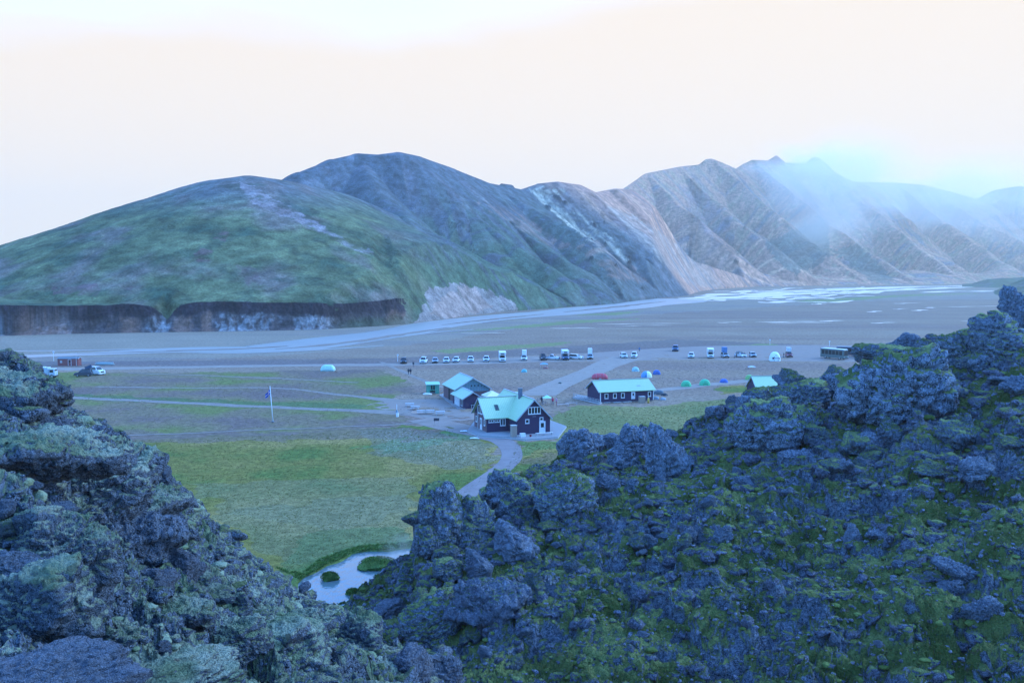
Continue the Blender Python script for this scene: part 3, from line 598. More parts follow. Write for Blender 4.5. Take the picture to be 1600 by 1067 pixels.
def slope(name, mt, prof, y0, z0, back, scales, seed, c0, c1, dc, nr, disp):
    """prof: (px, ridge row, ridge distance, lower row, lower distance)"""
    pr = np.array(prof, float); cols = np.arange(c0, c1, dc)
    I = lambda k: np.interp(cols, pr[:, 0], pr[:, k])
    yr = I(2); zr = zat(I(1), yr); yb = I(4); zb = zat(I(3), yb)
    n1, n2 = int(nr * .78), nr - int(nr * .78)
    u = np.linspace(0, 1, n1) ** 1.25
    Yf = y0 + (yr - y0)[None, :] * u[:, None]
    k = (Yf - yb) / (yr - yb)
    zf = np.where(k >= 0, zb + (zr - zb) * k + .35 * np.sin(np.clip(k, 0, 1) * math.pi), 0)
    kk = np.clip((Yf - y0) / (yb - y0), 0, 1); zf = np.where(k < 0, z0 + (zb - z0) * kk, zf)
    q = np.linspace(0, 1, n2 + 1)[1:, None] ** 1.4 * (back * np.maximum(zr + 4, 3))[None, :]
    Yb_ = yr + q; zb_ = zr - (np.sqrt(q * q + 1.2) - 1.1) / back * 1.0
    Y = np.vstack([Yf, Yb_]); z = np.vstack([zf, zb_]); X = ((cols - 800) / F / cp)[None, :] * Y
    s1, s2, s3 = scales
    big = fbm(X / (s1 * 2.6), Y / (s1 * 2.6), o=3, seed=seed)
    rgh = sstep(-.35, .25, fbm(X / (s1 * 3.4), Y / (s1 * 3.4), o=3, seed=seed + 60) + .1)          # some parts blocky, some smooth scree
    edge = np.minimum(1, np.abs(Y - yr) / 2.) ; 
    h = disp * s1 * .40 * big + (.3 + .7 * rgh) * disp * (.36 * blocks(X, Y, s1, seed + 1) + .42 * blocks(X + z * .3, Y, s2, seed + 7) + .45 * blocks(X, Y + z * .4, s3, seed + 13))
    h += s3 * .5 * fbm(X / s3 * 1.5, Y / s3 * 1.5, o=4, seed=seed + 20, ridge=True)
    ex = .45 * s2 * fbm(X / s2, z / s2 + 5, Y / s2, o=3, seed=seed + 30); ey = .55 * s2 * fbm(X / s2 + 8, z / s2, Y / s2, o=3, seed=seed + 34)
    V = np.stack([X + ex, Y + ey, z + h], -1)
    link(name, np_mesh(name, V.reshape(-1, 3), grid_faces(*X.shape), mt), kind='structure')
    PX, PY = proj(V[..., 0], V[..., 1], V[..., 2])
    return dict(V=V, px=PX, py=PY, nf=n1, cols=cols)
LP = [(-420,470,20,1100,8.),(-100,540,21,1090,8.5),(0,556,22,1080,9),(30,560,22,1080,9.3),(60,580,22.5,1080,9.6),(72,618,23,1080,9.8),(88,634,24,1080,10),(150,664,26,1080,11),(180,694,27,1080,11.4),(215,724,28,1080,12),(275,752,30,1080,12.6),(330,826,33,1080,13.4),(430,900,37,1080,15),
      (445,922,38,1080,15.3),(495,956,38,1080,16.3),(545,968,36,1080,17.5),(600,1016,31,1085,20),(640,1032,29,1090,21),(690,1038,27.5,1095,22.5),(706,1072,26,1110,23),(740,1140,25,1170,23)]
RP = [(300,1000,72,1080,58),(430,985,72,1080,56),(500,960,72,1070,56),(530,942,72,1070,55),(560,912,72,1070,54),(600,892,73,1070,52),(642,866,74,1070,51),(650,812,75,1070,50),(657,782,76,1070,50),(690,764,78,1070,49),(740,770,80,1070,48),(800,750,83,1070,47),(850,730,86,1070,46),
      (880,716,88,1070,46),(940,692,90,1070,45),(1040,684,92,1070,45),(1130,638,94,1070,44),(1175,622,95,1070,44),(1192,611,95,1070,44),(1240,602,95,1070,43.5),(1290,600,95,1070,43),(1340,582,96,1070,43),(1385,562,96,1070,43),(1440,534,97,1070,42),(1520,528,97,1070,42),(1560,515,97,1070,41),(1600,488,97,1070,41),(1700,468,98,1070,41),(1950,450,99,1070,41)]
SL = slope('lava_slope', LV_L, LP, 3.2, 25.6, 1.0, (1.5, .62, .24), 300, -420, 742, 1.25, 720, 1.15)
SR = slope('lava_hillside', LV_R, RP, 30., 1.0, .9, (3.4, 1.5, .55), 400, 300, 1950, 1.4, 660, 1.0)

# ---------------------------------------------------------------- boulders
def ico(n):
    import bmesh
    bm = bmesh.new(); bmesh.ops.create_icosphere(bm, subdivisions=n, radius=1); v = np.array([p.co[:] for p in bm.verts]); f = np.array([[q.index for q in p.verts] for p in bm.faces]); bm.free(); return v, f
ICO5, ICO3, ICO2 = ico(6), ico(3), ico(2)
def vnormals(V, Fq):
    n = np.cross(V[Fq[:, 1]] - V[Fq[:, 0]], V[Fq[:, 2]] - V[Fq[:, 0]]); o = np.zeros_like(V)
    for k in range(3): np.add.at(o, Fq[:, k], n)
    return o / (np.linalg.norm(o, axis=1)[:, None] + 1e-9)
def rock(src, seed, squash=(1, 1, .75), planes=16, detail=1., moss=.5, spire=0.):
    r = np.random.default_rng(seed); v, f = src; d = v / np.linalg.norm(v, axis=1)[:, None]
    pn = r.normal(size=(planes, 3)); pn /= np.linalg.norm(pn, axis=1)[:, None]; pd = r.uniform(.62, 1.0, planes)
    dn = d @ pn.T; rad = np.where(dn > .05, pd / np.maximum(dn, .05), 9)
    rr = -np.log(np.exp(-16 * np.minimum(rad, 2.2)).sum(1)) / 16
    P = d * np.minimum(rr, 1.35)[:, None]
    o = r.uniform(0, 50, 3)
    w = fbm(P[:, 0] * 1.1 + o[0], P[:, 1] * 1.1 + o[1], P[:, 2] * 1.1 + o[2], o=2, seed=seed); P = P * (1 + .22 * w)[:, None]
    P = P * np.array(squash); 
    if spire: P[:, :2] *= (1 - spire * np.clip(P[:, 2], -.5, 1))[:, None]
    st = fbm(P[:, 0] * 2.6 + o[1], P[:, 1] * 2.6 + o[2], P[:, 2] * 3.8 + o[0], o=5, seed=seed + 3, ridge=True, gain=.6)
    P = P + vnormals(P, f) * ((st - .2) * .22 * detail)[:, None]
    qv = P * np.array([2.1, 2.1, 2.6]) + o; ci = np.floor(qv + .35 * np.stack([vnoise(qv[:, 0], qv[:, 1], qv[:, 2], seed=seed + k_) for k_ in (11, 12, 13)], 1)).astype(np.int64)
    P = P * (1 + .16 * detail * (_r(ci[:, 0], ci[:, 1], ci[:, 2], seed + 4) - .5))[:, None]      # broken-off steps
    # ledges: horizontal lava layers
    q = np.sin(P[:, 2] * 9 + 3 * fbm(P[:, 0] * 1.5, P[:, 1] * 1.5, P[:, 2], o=2, seed=seed + 5)); P[:, :2] *= (1 + .03 * detail * q)[:, None]
    if len(v) > 1000:
        N_ = vnormals(P, f); fi = fbm(P[:, 0] * 9, P[:, 1] * 9, P[:, 2] * 9, o=3, seed=seed + 6)
        P = P + N_ * (.022 * fi)[:, None]
        mk = sstep(.35, .75, N_[:, 2] + .5 * fbm(P[:, 0] * 2, P[:, 1] * 2, P[:, 2] * 2, o=2, seed=seed + 8)) * moss
        lump = 1 - np.abs(fbm(P[:, 0] * 3.2, P[:, 1] * 3.2, P[:, 2] * 3.2, o=2, seed=seed + 9)) * 1.6
        P = P + np.array([0, 0, 1.]) * (mk * .10 * lump)[:, None]
    return P, f
def rock_mesh(name, P, f, mt): return np_mesh(name, P, f, mt)
PROT = []
for i, (sq, pl_, sp_, ms) in enumerate([((1, .9, .75), 14, 0, 1), ((1.15, .8, .62), 12, 0, 1), ((.9, .85, .95), 14, .08, .6), ((1.2, .9, .5), 12, 0, 1), ((.85, .75, 1.15), 12, .15, .3), ((1, 1, .85), 20, 0, .9), ((1.3, .7, .6), 10, 0, .5), ((.9, 1., .7), 10, .1, .7)]):
    PROT.append(rock(ICO5, 500 + i, sq, pl_, 1.0, ms, sp_))
PRAD = [float(np.percentile(np.hypot(P[:, 0], P[:, 1]), 97)) for P, f in PROT]
RM = {}
def rmesh(i, mt):
    k = (i, mt.name)
    if k not in RM: RM[k] = rock_mesh('boulder', *PROT[i], mt)
    return RM[k]
def on_slope(T, px, py, back=False):
    c = int(np.clip(np.searchsorted(T['cols'], px), 3, len(T['cols']) - 4)); sl = slice(c - 3, c + 4)
    d = (T['px'][:T['nf'] + 4, sl] - px) ** 2 + (T['py'][:T['nf'] + 4, sl] - py) ** 2
    i, j = np.unravel_index(np.argmin(d), d.shape); return T['V'][i, sl][j]
def boulder(T, px, py, wpx, proto, mt, label, cat='boulder', group=None, asp=1., rz=None, tilt=(0, 0), sink=.35, name='lava_boulder', dz=0.):
    p = on_slope(T, px, py); s = wpx / F * np.linalg.norm(p - [0, 0, CH]) / 2 / PRAD[proto] * 1.08
    o = bpy.data.objects.new(name, rmesh(proto, mt)); COL.objects.link(o)
    hz = s * asp; o.location = (p[0], p[1], p[2] + hz * (1 - sink) * .7 + dz); o.scale = (s, s, s * asp)
    o.rotation_euler = (tilt[0], tilt[1], rz if rz is not None else random.uniform(0, 6.28)); return tag(o, label, cat, group)
random.seed(77)
HB = [ # side, px, base row, width px, proto, material, height ratio, rz, tilt, label
 (SL, 0, 650, 140, 6, LO_L, 1.25, .3, (0, .12), 'big overhanging lava crag with a pointed nose at the upper end of the near slope'),
 (SL, 14, 598, 80, 0, LO_L, .9, 1.0, (0, 0), 'moss-topped lava block crowning the overhanging crag'),
 (SL, 66, 680, 56, 5, LO_D, .9, .4, (0, 0), 'dark bare rock just under the pointed crag'),
 (SL, 128, 725, 96, 5, LO_D, .9, 2.2, (0, 0), 'dark craggy block on the skyline right of the pale moss mound'),
 (SL, 60, 740, 170, 3, LO_L, .9, .6, (0, .1), 'broad pale green moss mound below the overhanging crag'),
 (SL, 250, 758, 40, 2, LO_D, .85, .5, (0, -.2), 'lone dark rock jutting from the skyline over the meadow'),
 (SL, 205, 745, 50, 0, LO_D, .8, 1.5, (0, 0), 'small dark skyline rock between the craggy block and the lone rock'),
 (SL, 130, 800, 170, 1, LO_L, .95, .45, (.1, -.3), 'leaning slab with a pale moss back, below the broad moss mound'),
 (SL, 85, 880, 120, 0, LO_L, 1.1, 0, (0, 0), 'rounded boulder with a thick bright moss cap beside the leaning slab'),
 (SL, 240, 810, 95, 3, LO_L, 1.0, 1.2, (0, 0), 'mossy cushion-topped rock high on the near slope below the lone rock'),
 (SL, 190, 870, 130, 5, LO_D, 1.1, .2, (0, 0), 'large bare dark boulder in the middle of the near slope'),
 (SL, 112, 945, 110, 5, LO_D, 1.05, 1.1, (0, 0), 'smooth dark boulder beneath the thick-capped one'),
 (SL, 178, 950, 56, 6, LO_P, 1.1, 2.9, (0, 0), 'small pale grey angular rock wedged beneath the smooth dark boulder'),
 (SL, 45, 990, 170, 0, LO_L, .95, 2.0, (0, .15), 'large mossy boulder at the lower edge, draped in pale moss folds'),
 (SL, 20, 905, 120, 6, LO_D, .8, .2, (0, .2), 'dark sloping slab at the left border of the picture'),
 (SL, 150, 1010, 110, 6, LO_L, .7, 2.6, (0, .4), 'hollow-bellied rock with moss rim and black gap underneath'),
 (SL, 270, 1000, 46, 4, LO_P, .9, .4, (0, .2), 'upright pale spiky rock near the bottom of the near slope'),
 (SL, 270, 975, 110, 3, LO_L, .8, 1.9, (0, 0), 'long low rock with a moss roof near the bottom of the near slope'),
 (SL, 238, 925, 62, 5, LO_P, 1.0, .9, (0, 0), 'grey speckled round boulder right of the small pale angular rock'),
 (SL, 280, 895, 46, 4, LO_P, 1.1, 1.9, (0, 0), 'tall narrow grey rock leaning among moss patches'),
 (SL, 355, 895, 52, 0, LO_L, .9, .9, (0, 0), 'medium mossy rock close to the meadow side of the near slope'),
 (SL, 320, 940, 60, 3, LO_L, .9, .1, (0, 0), 'twin-humped moss rock above the long low rock'),
 (SL, 400, 960, 60, 1, LO_L, .9, 2.3, (0, .2), 'tilted mossy rock facing the pond'),
 (SL, 462, 1000, 84, 3, LO_L, 1.0, .5, (0, -.2), 'large mossy block with red-brown patch above the pond side'),
 (SL, 450, 1040, 150, 0, LO_L, .8, 1.2, (0, 0), 'big pale moss boulder in the lower middle of the near slope'),
 (SL, 360, 1020, 100, 5, LO_L, .9, 2.1, (0, 0), 'shaggy moss-and-rock lump left of the big pale moss boulder'),
 (SL, 560, 1030, 90, 2, LO_L, .9, .4, (0, -.1), 'craggy rock on the near skyline with the hillside behind'),
 (SL, 640, 1055, 80, 1, LO_P, .9, 1.4, (0, .1), 'flat pale red-grey rock at the end of the near slope'),
 (SL, 690, 1062, 60, 4, LO_D, .8, 2.4, (0, .3), 'last pointed rock at the tip of the near slope'),
 (SL, 60, 1075, 200, 3, LO_P, .5, .3, (0, 0), 'wide flat grey slab cut by the bottom edge'),
 (SL, 250, 1085, 190, 1, LO_L, .4, 1.0, (0, 0), 'low brown gravelly hump at the bottom edge'),
 (SR, 906, 712, 74, 5, LO_D, 1.05, .4, (0, 0), 'big dark rounded block standing beside the main hut'),
 (SR, 985, 720, 62, 2, LO_D, 1.0, 1.2, (0, 0), 'dark craggy rock right of the big rounded block'),
 (SR, 945, 700, 40, 0, LO_D, .9, 2.2, (0, 0), 'small crag between the two dark blocks near the hut'),
 (SR, 690, 825, 96, 0, LO_R, 1.25, .8, (0, 0), 'moss-crowned corner bluff rising over the meadow'),
 (SR, 672, 860, 60, 5, LO_R, 1.2, .2, (0, 0), 'steep dark foot of the corner bluff above the pond'),
 (SR, 740, 845, 70, 2, LO_R, 1.1, 1.6, (0, 0), 'craggy moss-patched rock next to the corner bluff'),
 (SR, 795, 800, 84, 4, LO_R, 1.0, 2.1, (0, 0), 'tall grey crag in front of the winding path'),
 (SR, 800, 870, 66, 4, LO_P, 1.0, .9, (0, 0), 'grey fin of rock below the tall crag'),
 (SR, 875, 800, 104, 1, LO_R, .95, .5, (0, -.35), 'big slanting slab with a vivid green moss back'),
 (SR, 833, 812, 32, 0, LO_R, 1.1, .3, (0, 0), 'round moss ball boulder left of the slanting slab'),
 (SR, 858, 830, 40, 3, LO_R, .9, .3, (0, 0), 'low moss cushion rock under the slanting slab'),
 (SR, 760, 960, 112, 6, LO_M, 1.25, .1, (0, 0), 'big layered grey outcrop with dark hollow beneath, in the middle of the picture'),
 (SR, 745, 895, 40, 4, LO_P, 1.1, 1.1, (0, 0), 'slim grey pinnacle on top of the layered outcrop'),
 (SR, 670, 985, 110, 1, LO_R, .8, .5, (0, -.4), 'slanting mossy ridge rock left of the layered outcrop'),
 (SR, 700, 900, 60, 0, LO_R, .8, .9, (0, 0), 'green-backed rock above the slanting mossy ridge'),
 (SR, 640, 925, 60, 2, LO_R, .8, 1.9, (0, 0), 'mossy crag nearest the pond on the hillside'),
 (SR, 610, 960, 46, 5, LO_P, .9, 1.9, (0, 0), 'grey block under the crag nearest the pond'),
 (SR, 1208, 690, 130, 5, LO_R, .95, .3, (0, 0), 'huge grey outcrop with moss shoulders below the teal roof'),
 (SR, 1180, 640, 60, 0, LO_R, .9, 1.3, (0, 0), 'mossy knob left of the huge grey outcrop'),
 (SR, 1205, 622, 44, 3, LO_R, .9, .4, (0, 0), 'low mossy rock hiding the foot of the turquoise-roofed cabin'),
 (SR, 1143, 630, 20, 5, LO_D, 1.3, .3, (0, 0), 'small dark upright stone alone on the grassy skyline'),
 (SR, 1115, 652, 36, 0, LO_D, .8, .9, (0, 0), 'dark boulder below the lone upright stone'),
 (SR, 1250, 640, 80, 0, LO_R, .9, 2.0, (0, 0), 'mossy boulder right of the teal roof'),
 (SR, 1240, 600, 34, 3, LO_R, 1.0, 2.0, (0, 0), 'small green-capped rock touching the teal roof'),
 (SR, 1300, 608, 44, 2, LO_R, .9, .2, (0, 0), 'jagged mossy crag in front of the bus'),
 (SR, 1400, 640, 150, 5, LO_R, 1.05, 1.2, (0, 0), 'the largest outcrop of the hillside, grey cliff face under a moss top'),
 (SR, 1385, 565, 90, 3, LO_R, .7, 2.2, (0, 0), 'broad green moss brow above the largest outcrop'),
 (SR, 1418, 545, 44, 2, LO_D, .6, .5, (0, 0), 'dark castle-like crag breaking the skyline'),
 (SR, 1500, 570, 90, 0, LO_R, .9, 1.8, (0, 0), 'rock with the brightest green moss patch'),
 (SR, 1525, 528, 26, 0, LO_D, .9, 1.8, (0, 0), 'first small skyline stone toward the upper corner'),
 (SR, 1552, 528, 24, 5, LO_D, .9, .8, (0, 0), 'second small skyline stone toward the upper corner'),
 (SR, 1588, 510, 50, 4, LO_D, 1.3, .8, (0, 0), 'tall dark pinnacle at the right border'),
 (SR, 1560, 560, 90, 2, LO_R, .8, 2.8, (0, 0), 'mossy crag just below the two small skyline stones'),
 (SR, 1040, 740, 70, 4, LO_D, 1.3, .8, (0, 0), 'tall dark rib of rock running down from the ridge'),
 (SR, 1245, 730, 80, 6, LO_D, .9, .8, (0, 0), 'dark blocky rock cluster below the huge grey outcrop'),
 (SR, 1262, 742, 26, 5, LO_P, .8, .8, (0, 0), 'pale blue-grey slab lying below the dark rock cluster'),
 (SR, 1335, 855, 30, 4, LO_P, 1.3, .6, (0, .5), 'smooth pale curved stone alone on green moss'),
 (SR, 1375, 838, 46, 3, LO_D, .6, .6, (0, 0), 'low dark rock beside the smooth pale curved stone'),
 (SR, 1500, 900, 60, 6, LO_D, .8, 2.6, (0, -.3), 'dark wedge-shaped rock low on the right side'),
 (SR, 1550, 965, 44, 0, LO_D, .9, 2.6, (0, 0), 'knobbly grey rock near the lower right corner'),
 (SR, 1490, 925, 34, 5, LO_D, .9, 1.6, (0, 0), 'round dark rock under the wedge-shaped one'),
]
for T, px, py, w, pr_, mt, asp, rz, tl, lab in HB:
    boulder(T, px, py, w, pr_, mt, lab, asp=asp, rz=rz, tilt=tl, sink=.45)
# further boulders of each slope
zones = [(SL, 0, 250, 700, 900, 22, (26, 62), (LO_L, LO_D, LO_L), 'mossy lava boulder in the jumble on the upper near slope', 'boulders of the upper near slope'),
 (SL, 0, 420, 900, 1060, 28, (26, 66), (LO_L, LO_D, LO_L, LO_P), 'lava boulder in the jumble at the foot of the near slope', 'boulders of the lower near slope'),
 (SL, 250, 560, 800, 1000, 22, (16, 36), (LO_L, LO_D), 'small lava boulder along the skyline edge of the near slope', 'boulders along the near skyline'),
 (SR, 600, 900, 760, 1060, 34, (18, 42), (LO_R, LO_D, LO_R), 'lava boulder on the mossy hillside under the corner bluff', 'boulders below the corner bluff'),
 (SR, 860, 1200, 680, 860, 34, (16, 38), (LO_D, LO_R), 'dark lava boulder on the hillside below the hut ridge', 'boulders below the hut ridge'),
 (SR, 1120, 1600, 560, 760, 60, (18, 56), (LO_R, LO_D, LO_R), 'mossy lava boulder on the upper right hillside', 'boulders of the upper hillside'),
 (SR, 1000, 1600, 760, 1060, 28, (10, 26), (LO_D, LO_P, LO_R), 'stone scattered on the green lower hillside', 'stones of the lower hillside')]
def short(l):
    import re
    return re.split(r',| at | on | below| with | beside| right | left | in | near | under| above| between | jutting| crowning| nearest| that | just | next | of | breaking| toward| touching| running| lying| alone| cut | leaning | wedged| facing | close | high | rising| standing', re.sub('^the ', '', l))[0].strip()
LM = [(px, py, short(lab)) for T, px, py, w, pr_, mt, asp, rz, tl, lab in HB]; USED = {lab for *_, lab in HB}
def lab_for(px, py, w, mt):
    lo = sorted(LM, key=lambda l: (l[0] - px) ** 2 + (l[1] - py) ** 2)[:7]
    a1 = 'mossy' if mt in (LO_L, LO_R) else ('pale grey' if mt is LO_P else 'bare dark')
    for s_ in (('small', 'smaller') if w < 24 else (('medium-sized', 'middling') if w < 42 else ('large', 'sizeable'))):
        for k, (x, y, n) in enumerate(lo):
            dx, dy = px - x, py - y; dist = math.hypot(dx, dy); far = 'just ' if dist < 45 else ('well ' if dist > 110 else '')
            v = 'below' if dy > 0 else 'above'; h = 'right of' if dx > 0 else 'left of'
            rel = far + (v if abs(dy) > 2 * abs(dx) else (h if abs(dx) > 2 * abs(dy) else v + ' and ' + h))
            for nn in ('lava boulder', 'lava rock', 'lava block'):
                l = f'{s_} {a1} {nn} {rel} the {n}'
                if l not in USED and len(l.split()) <= 16: USED.add(l); return l
    return 'lava boulder of the jumble'
NB = []
for T, x0, x1, y0, y1, n, (w0, w1), ms, lab, grp in zones:
    for i in range(n):
        px = random.uniform(x0, x1); py = random.uniform(y0, y1)
        p = on_slope(T, px, py); qx, qy = proj(*p)
        if abs(qx - px) > 12 or abs(qy - py) > 12: continue
        w = w0 + (w1 - w0) * random.random() ** 1.8
        m_ = random.choice(ms); boulder(T, px, py, w, random.randrange(8), m_, lab_for(px, py, w, m_), group=grp, asp=random.uniform(.7, 1.05), tilt=(random.uniform(-.25, .25), random.uniform(-.25, .25)), sink=.5)

def rubble(name, T, n, smin, smax, mt, srcs, seed, label=None, pw=2.2, flat=1., off=-.05, upw=0.):
    r = np.random.default_rng(seed); V = T['V'][:T['nf'] + 6]; H, Wd = V.shape[:2]
    # pick evenly over what is seen (in rows and columns of the slope), sized by distance
    ri = (r.random(n * 3) ** (1 / (1 + upw)) * (H - 2)).astype(int); ci = (r.random(n * 3) * Wd).astype(int)
    ok = (T['py'][ri, ci] < 1110) & (T['px'][ri, ci] > -60) & (T['px'][ri, ci] < 1660); ri, ci = ri[ok][:n], ci[ok][:n]; n = len(ri)
    P = V[ri, ci]; s = (smin + (smax - smin) * r.random(n) ** pw) / F * np.linalg.norm(P - [0, 0, CH], axis=1) / 2
    a = r.random(n) * 6.283; ca, sa = np.cos(a), np.sin(a); k = r.integers(0, len(srcs), n); Vs, Fs = [], []; o = 0
    for q, (sv, sf) in enumerate(srcs):
        m = k == q
        if not m.any(): continue
        st = np.stack([r.uniform(.7, 1.3, m.sum()), r.uniform(.7, 1.3, m.sum()), r.uniform(.6, 1.1, m.sum()) * flat], 1)
        L = sv[None] * (st * s[m][:, None])[:, None, :]
        X = L[..., 0] * ca[m][:, None] - L[..., 1] * sa[m][:, None]; Y = L[..., 0] * sa[m][:, None] + L[..., 1] * ca[m][:, None]
        vv = np.stack([X, Y, L[..., 2]], -1) + P[m][:, None, :] + np.array([0, 0, off]) * s[m][:, None, None]
        Vs.append(vv.reshape(-1, 3)); Fs.append((sf[None] + (np.arange(m.sum()) * len(sv))[:, None, None]).reshape(-1, 3) + o); o += vv.shape[0] * vv.shape[1]
    link(name, np_mesh(name, np.vstack(Vs), np.vstack(Fs), mt), kind='stuff', label=label)
SR3 = [rock(ICO3, 700 + i, (1, .85, .75), 11, 1.2, 0) for i in range(5)]; SR2 = [rock(ICO2, 720 + i, (1, .85, .75), 9, 1.0, 0) for i in range(6)]
rubble('lava_rubble', SL, 1700, 8, 34, lava_mat('rubble pale', .75, (.38, .36, .23), (.16, .18, .07), sc=1.6), SR3, 1)
rubble('lava_rubble', SL, 3500, 3, 9, lava_mat('rubble small', .8, (.34, .33, .20), (.15, .17, .06), sc=2.5), SR2, 2)
rubble('lava_rubble', SR, 2600, 6, 26, lava_mat('rubble hillside', .8, (.27, .30, .10), (.10, .125, .03), sc=1.0, rockB=(.20, .20, .26)), SR3, 3, upw=.8)
rubble('lava_rubble', SR, 6000, 2.5, 8, lava_mat('rubble hillside small', .95, (.27, .30, .10), (.10, .125, .03), sc=1.5, rockA=(.03, .032, .045), rockB=(.30, .30, .38)), SR2, 4)
def moss_mat(name, A, B, sc):
    m, nt, b = new_mat(name); g = N(nt); p = g.pos(); n1 = g.noise(p, .5 * sc, 3); n2 = g.noise(p, 9 * sc, 5, .7)
    c = g.mix(g.ss(n1, .35, .65), A, B); c = g.mix(g.ss(n2, .35, .7, 0, .6), c, tuple(v * .45 for v in B)); nt.links.new(c, b.inputs['Base Color']); b.inputs['Roughness'].default_value = 1; b.inputs['Specular IOR Level'].default_value = .05
    nt.links.new(g.bump(g.m('ADD', g.noise(p, 3 * sc, 3), g.m('MULTIPLY', n2, .4)), .2 / sc, 1), b.inputs['Normal']); return m
def cushion(seed):
    v, f = ICO3; P = v * np.array([1, .8, .55]); l = fbm(v[:, 0] * 1.6 + seed, v[:, 1] * 1.6, v[:, 2] * 1.6, o=3, seed=seed); return P * (1 + .35 * l)[:, None], f
CU = [cushion(i) for i in range(5)]
rubble('moss', SL, 500, 10, 40, moss_mat('pale woolly moss', (.30, .32, .21), (.17, .20, .10), 1.6), CU, 5, flat=.9, off=-.3)
rubble('moss', SR, 2600, 4, 17, moss_mat('olive moss', (.20, .225, .065), (.08, .105, .025), 1.3), CU, 6, flat=.9, off=-.33)

# ================================================================ GRASS TUFTS AND LOOSE STONES on the valley floor
def scatter_ground(name, polys, n, mk, mt, seed, tints, jit=.2, sz=.42):
    r = np.random.default_rng(seed); Vs, Fs, Ts = [], [], []; o = 0; P0, Fb = mk
    for poly, share in polys:
        k = int(n * share); xs, ys = [p[0] for p in poly], [p[1] for p in poly]
        a = r.uniform(min(xs), max(xs), k * 4); b = r.uniform(min(ys), max(ys), k * 4); m = inpoly(a, b, poly); a, b = a[m][:k], b[m][:k]
        d = np.array([G(x, y) for x, y in zip(a, b)]); d[:, 2] = gz(d[:, 0], d[:, 1]); n_ = len(d)
        inp = inpoly(d[:, 0], d[:, 1], PW); d = d[~inp]; n_ = len(d)
        s = r.uniform(.5, 1.4, n_) * np.clip(d[:, 1] / 130, .7, 1.8) * sz; an = r.uniform(0, 6.28, n_); ca, sa = np.cos(an), np.sin(an)
        V = P0[None] * s[:, None, None]; V = np.stack([V[..., 0] * ca[:, None] - V[..., 1] * sa[:, None], V[..., 0] * sa[:, None] + V[..., 1] * ca[:, None], V[..., 2]], -1) + d[:, None, :]
        Vs.append(V.reshape(-1, 3)); Fs.append((Fb[None] + (np.arange(n_) * len(P0))[:, None, None]).reshape(-1, 3) + o); o += n_ * len(P0)
        t = np.array(tints)[r.integers(0, len(tints), n_)] * r.uniform(1 - jit, 1 + jit, (n_, 1)); Ts.append(np.repeat(t, len(P0), 0))
    link(name, np_mesh(name, np.vstack(Vs), np.vstack(Fs), mt, False, tint=np.vstack(Ts)), kind='stuff')
tv = []; 
for i in range(9):
    a = i * 2.4; x, y = .10 * math.cos(a) * (i % 3), .10 * math.sin(a) * (i % 3); lx, ly = .10 * math.cos(a), .10 * math.sin(a); w = .035
    tv += [(x - w * math.sin(a), y + w * math.cos(a), -.02), (x + w * math.sin(a), y - w * math.cos(a), -.02), (x + lx * 1.6, y + ly * 1.6, .20 + .05 * (i % 2))]
TUFT = (np.array(tv), np.arange(27).reshape(-1, 3))
GM = land_mat('grass blades', 1.5, 9, .02, a2=.3)
meadow = [(180,690),(300,686),(560,674),(700,672),(764,695),(776,720),(750,752),(660,850),(640,862),(560,858),(470,900),(300,800)]
scatter_ground('grass', [(meadow, .8), ([(806,692),(872,692),(870,720),(770,775),(745,772),(800,720)], .08), ([(865,648),(905,637),(1030,637),(1180,620),(1160,640),(1040,690),(900,680)], .12)], 15000, TUFT, GM, 21, [(.20, .16, .05), (.16, .16, .04), (.26, .19, .07), (.15, .16, .04)])
scatter_ground('grass', [([(70,585),(580,580),(620,600),(560,638),(620,656),(190,680),(110,640)], 1)], 3000, TUFT, GM, 22, [(.20, .14, .065), (.18, .15, .05), (.22, .14, .08)], sz=.32)
scatter_ground('grass', [([(430,885),(470,895),(500,872),(560,852),(650,846),(650,856),(560,866),(500,888),(474,908)], 1)], 1800, (TUFT[0] * 1.6, TUFT[1]), GM, 23, [(.08, .15, .03), (.11, .18, .035), (.06, .11, .025)], sz=.5)
v_, f_ = rock(ICO2, 999, (1, .8, .5), 8, .5, 0)
v_ = ico(1); ST = (v_[0] * np.array([.10, .08, .06]) + (0, 0, .02), v_[1])
scatter_ground('gravel', [([(600,575),(1280,562),(1280,590),(1030,600),(860,640),(700,650),(620,640)], .8), ([(880,600),(1200,575),(1200,600),(1030,632),(900,632)], .2)], 1500, ST, land_mat('loose stones', 2, 9, .02), 24, [(.07, .06, .06), (.12, .10, .09), (.32, .27, .23), (.05, .045, .05)], sz=.5)

# ================================================================ HUTS
M_WALL = mat('dark stained cladding', (.052, .032, .072), .75, wave=(2, .19), vary=.1)
M_WALL2 = mat('brown grey vertical boards', (.17, .095, .10), .8, wave=(1, .16), vary=.1)
M_ROOF = mat('sea green corrugated roof', (.45, .57, .32), .5, wave=(0, .33), vary=.05, spec=.4)
M_ROOFY = mat('sea green corrugated roof, ribs the other way', (.45, .57, .32), .5, wave=(1, .33), vary=.05, spec=.4)
M_TRIM = mat('white painted trim', (.66, .64, .62), .5, vary=.04)
M_FASC = mat('pale grey trim', (.36, .36, .38), .6, vary=.05)
M_DECK = mat('weathered grey decking', (.29, .27, .26), .85, wave=(0, .15), vary=.12)
M_CONC = mat('grey concrete', (.22, .21, .21), .9, vary=.15)
M_WOOD = mat('bare pale timber', (.36, .27, .21), .8, wave=(0, .12), vary=.12)
M_GREYW = mat('silver weathered wood', (.42, .40, .39), .85, vary=.15)
M_BLUEP = mat('blue translucent sheeting', (.12, .20, .24), .35, wave=(0, .6), vary=.15)
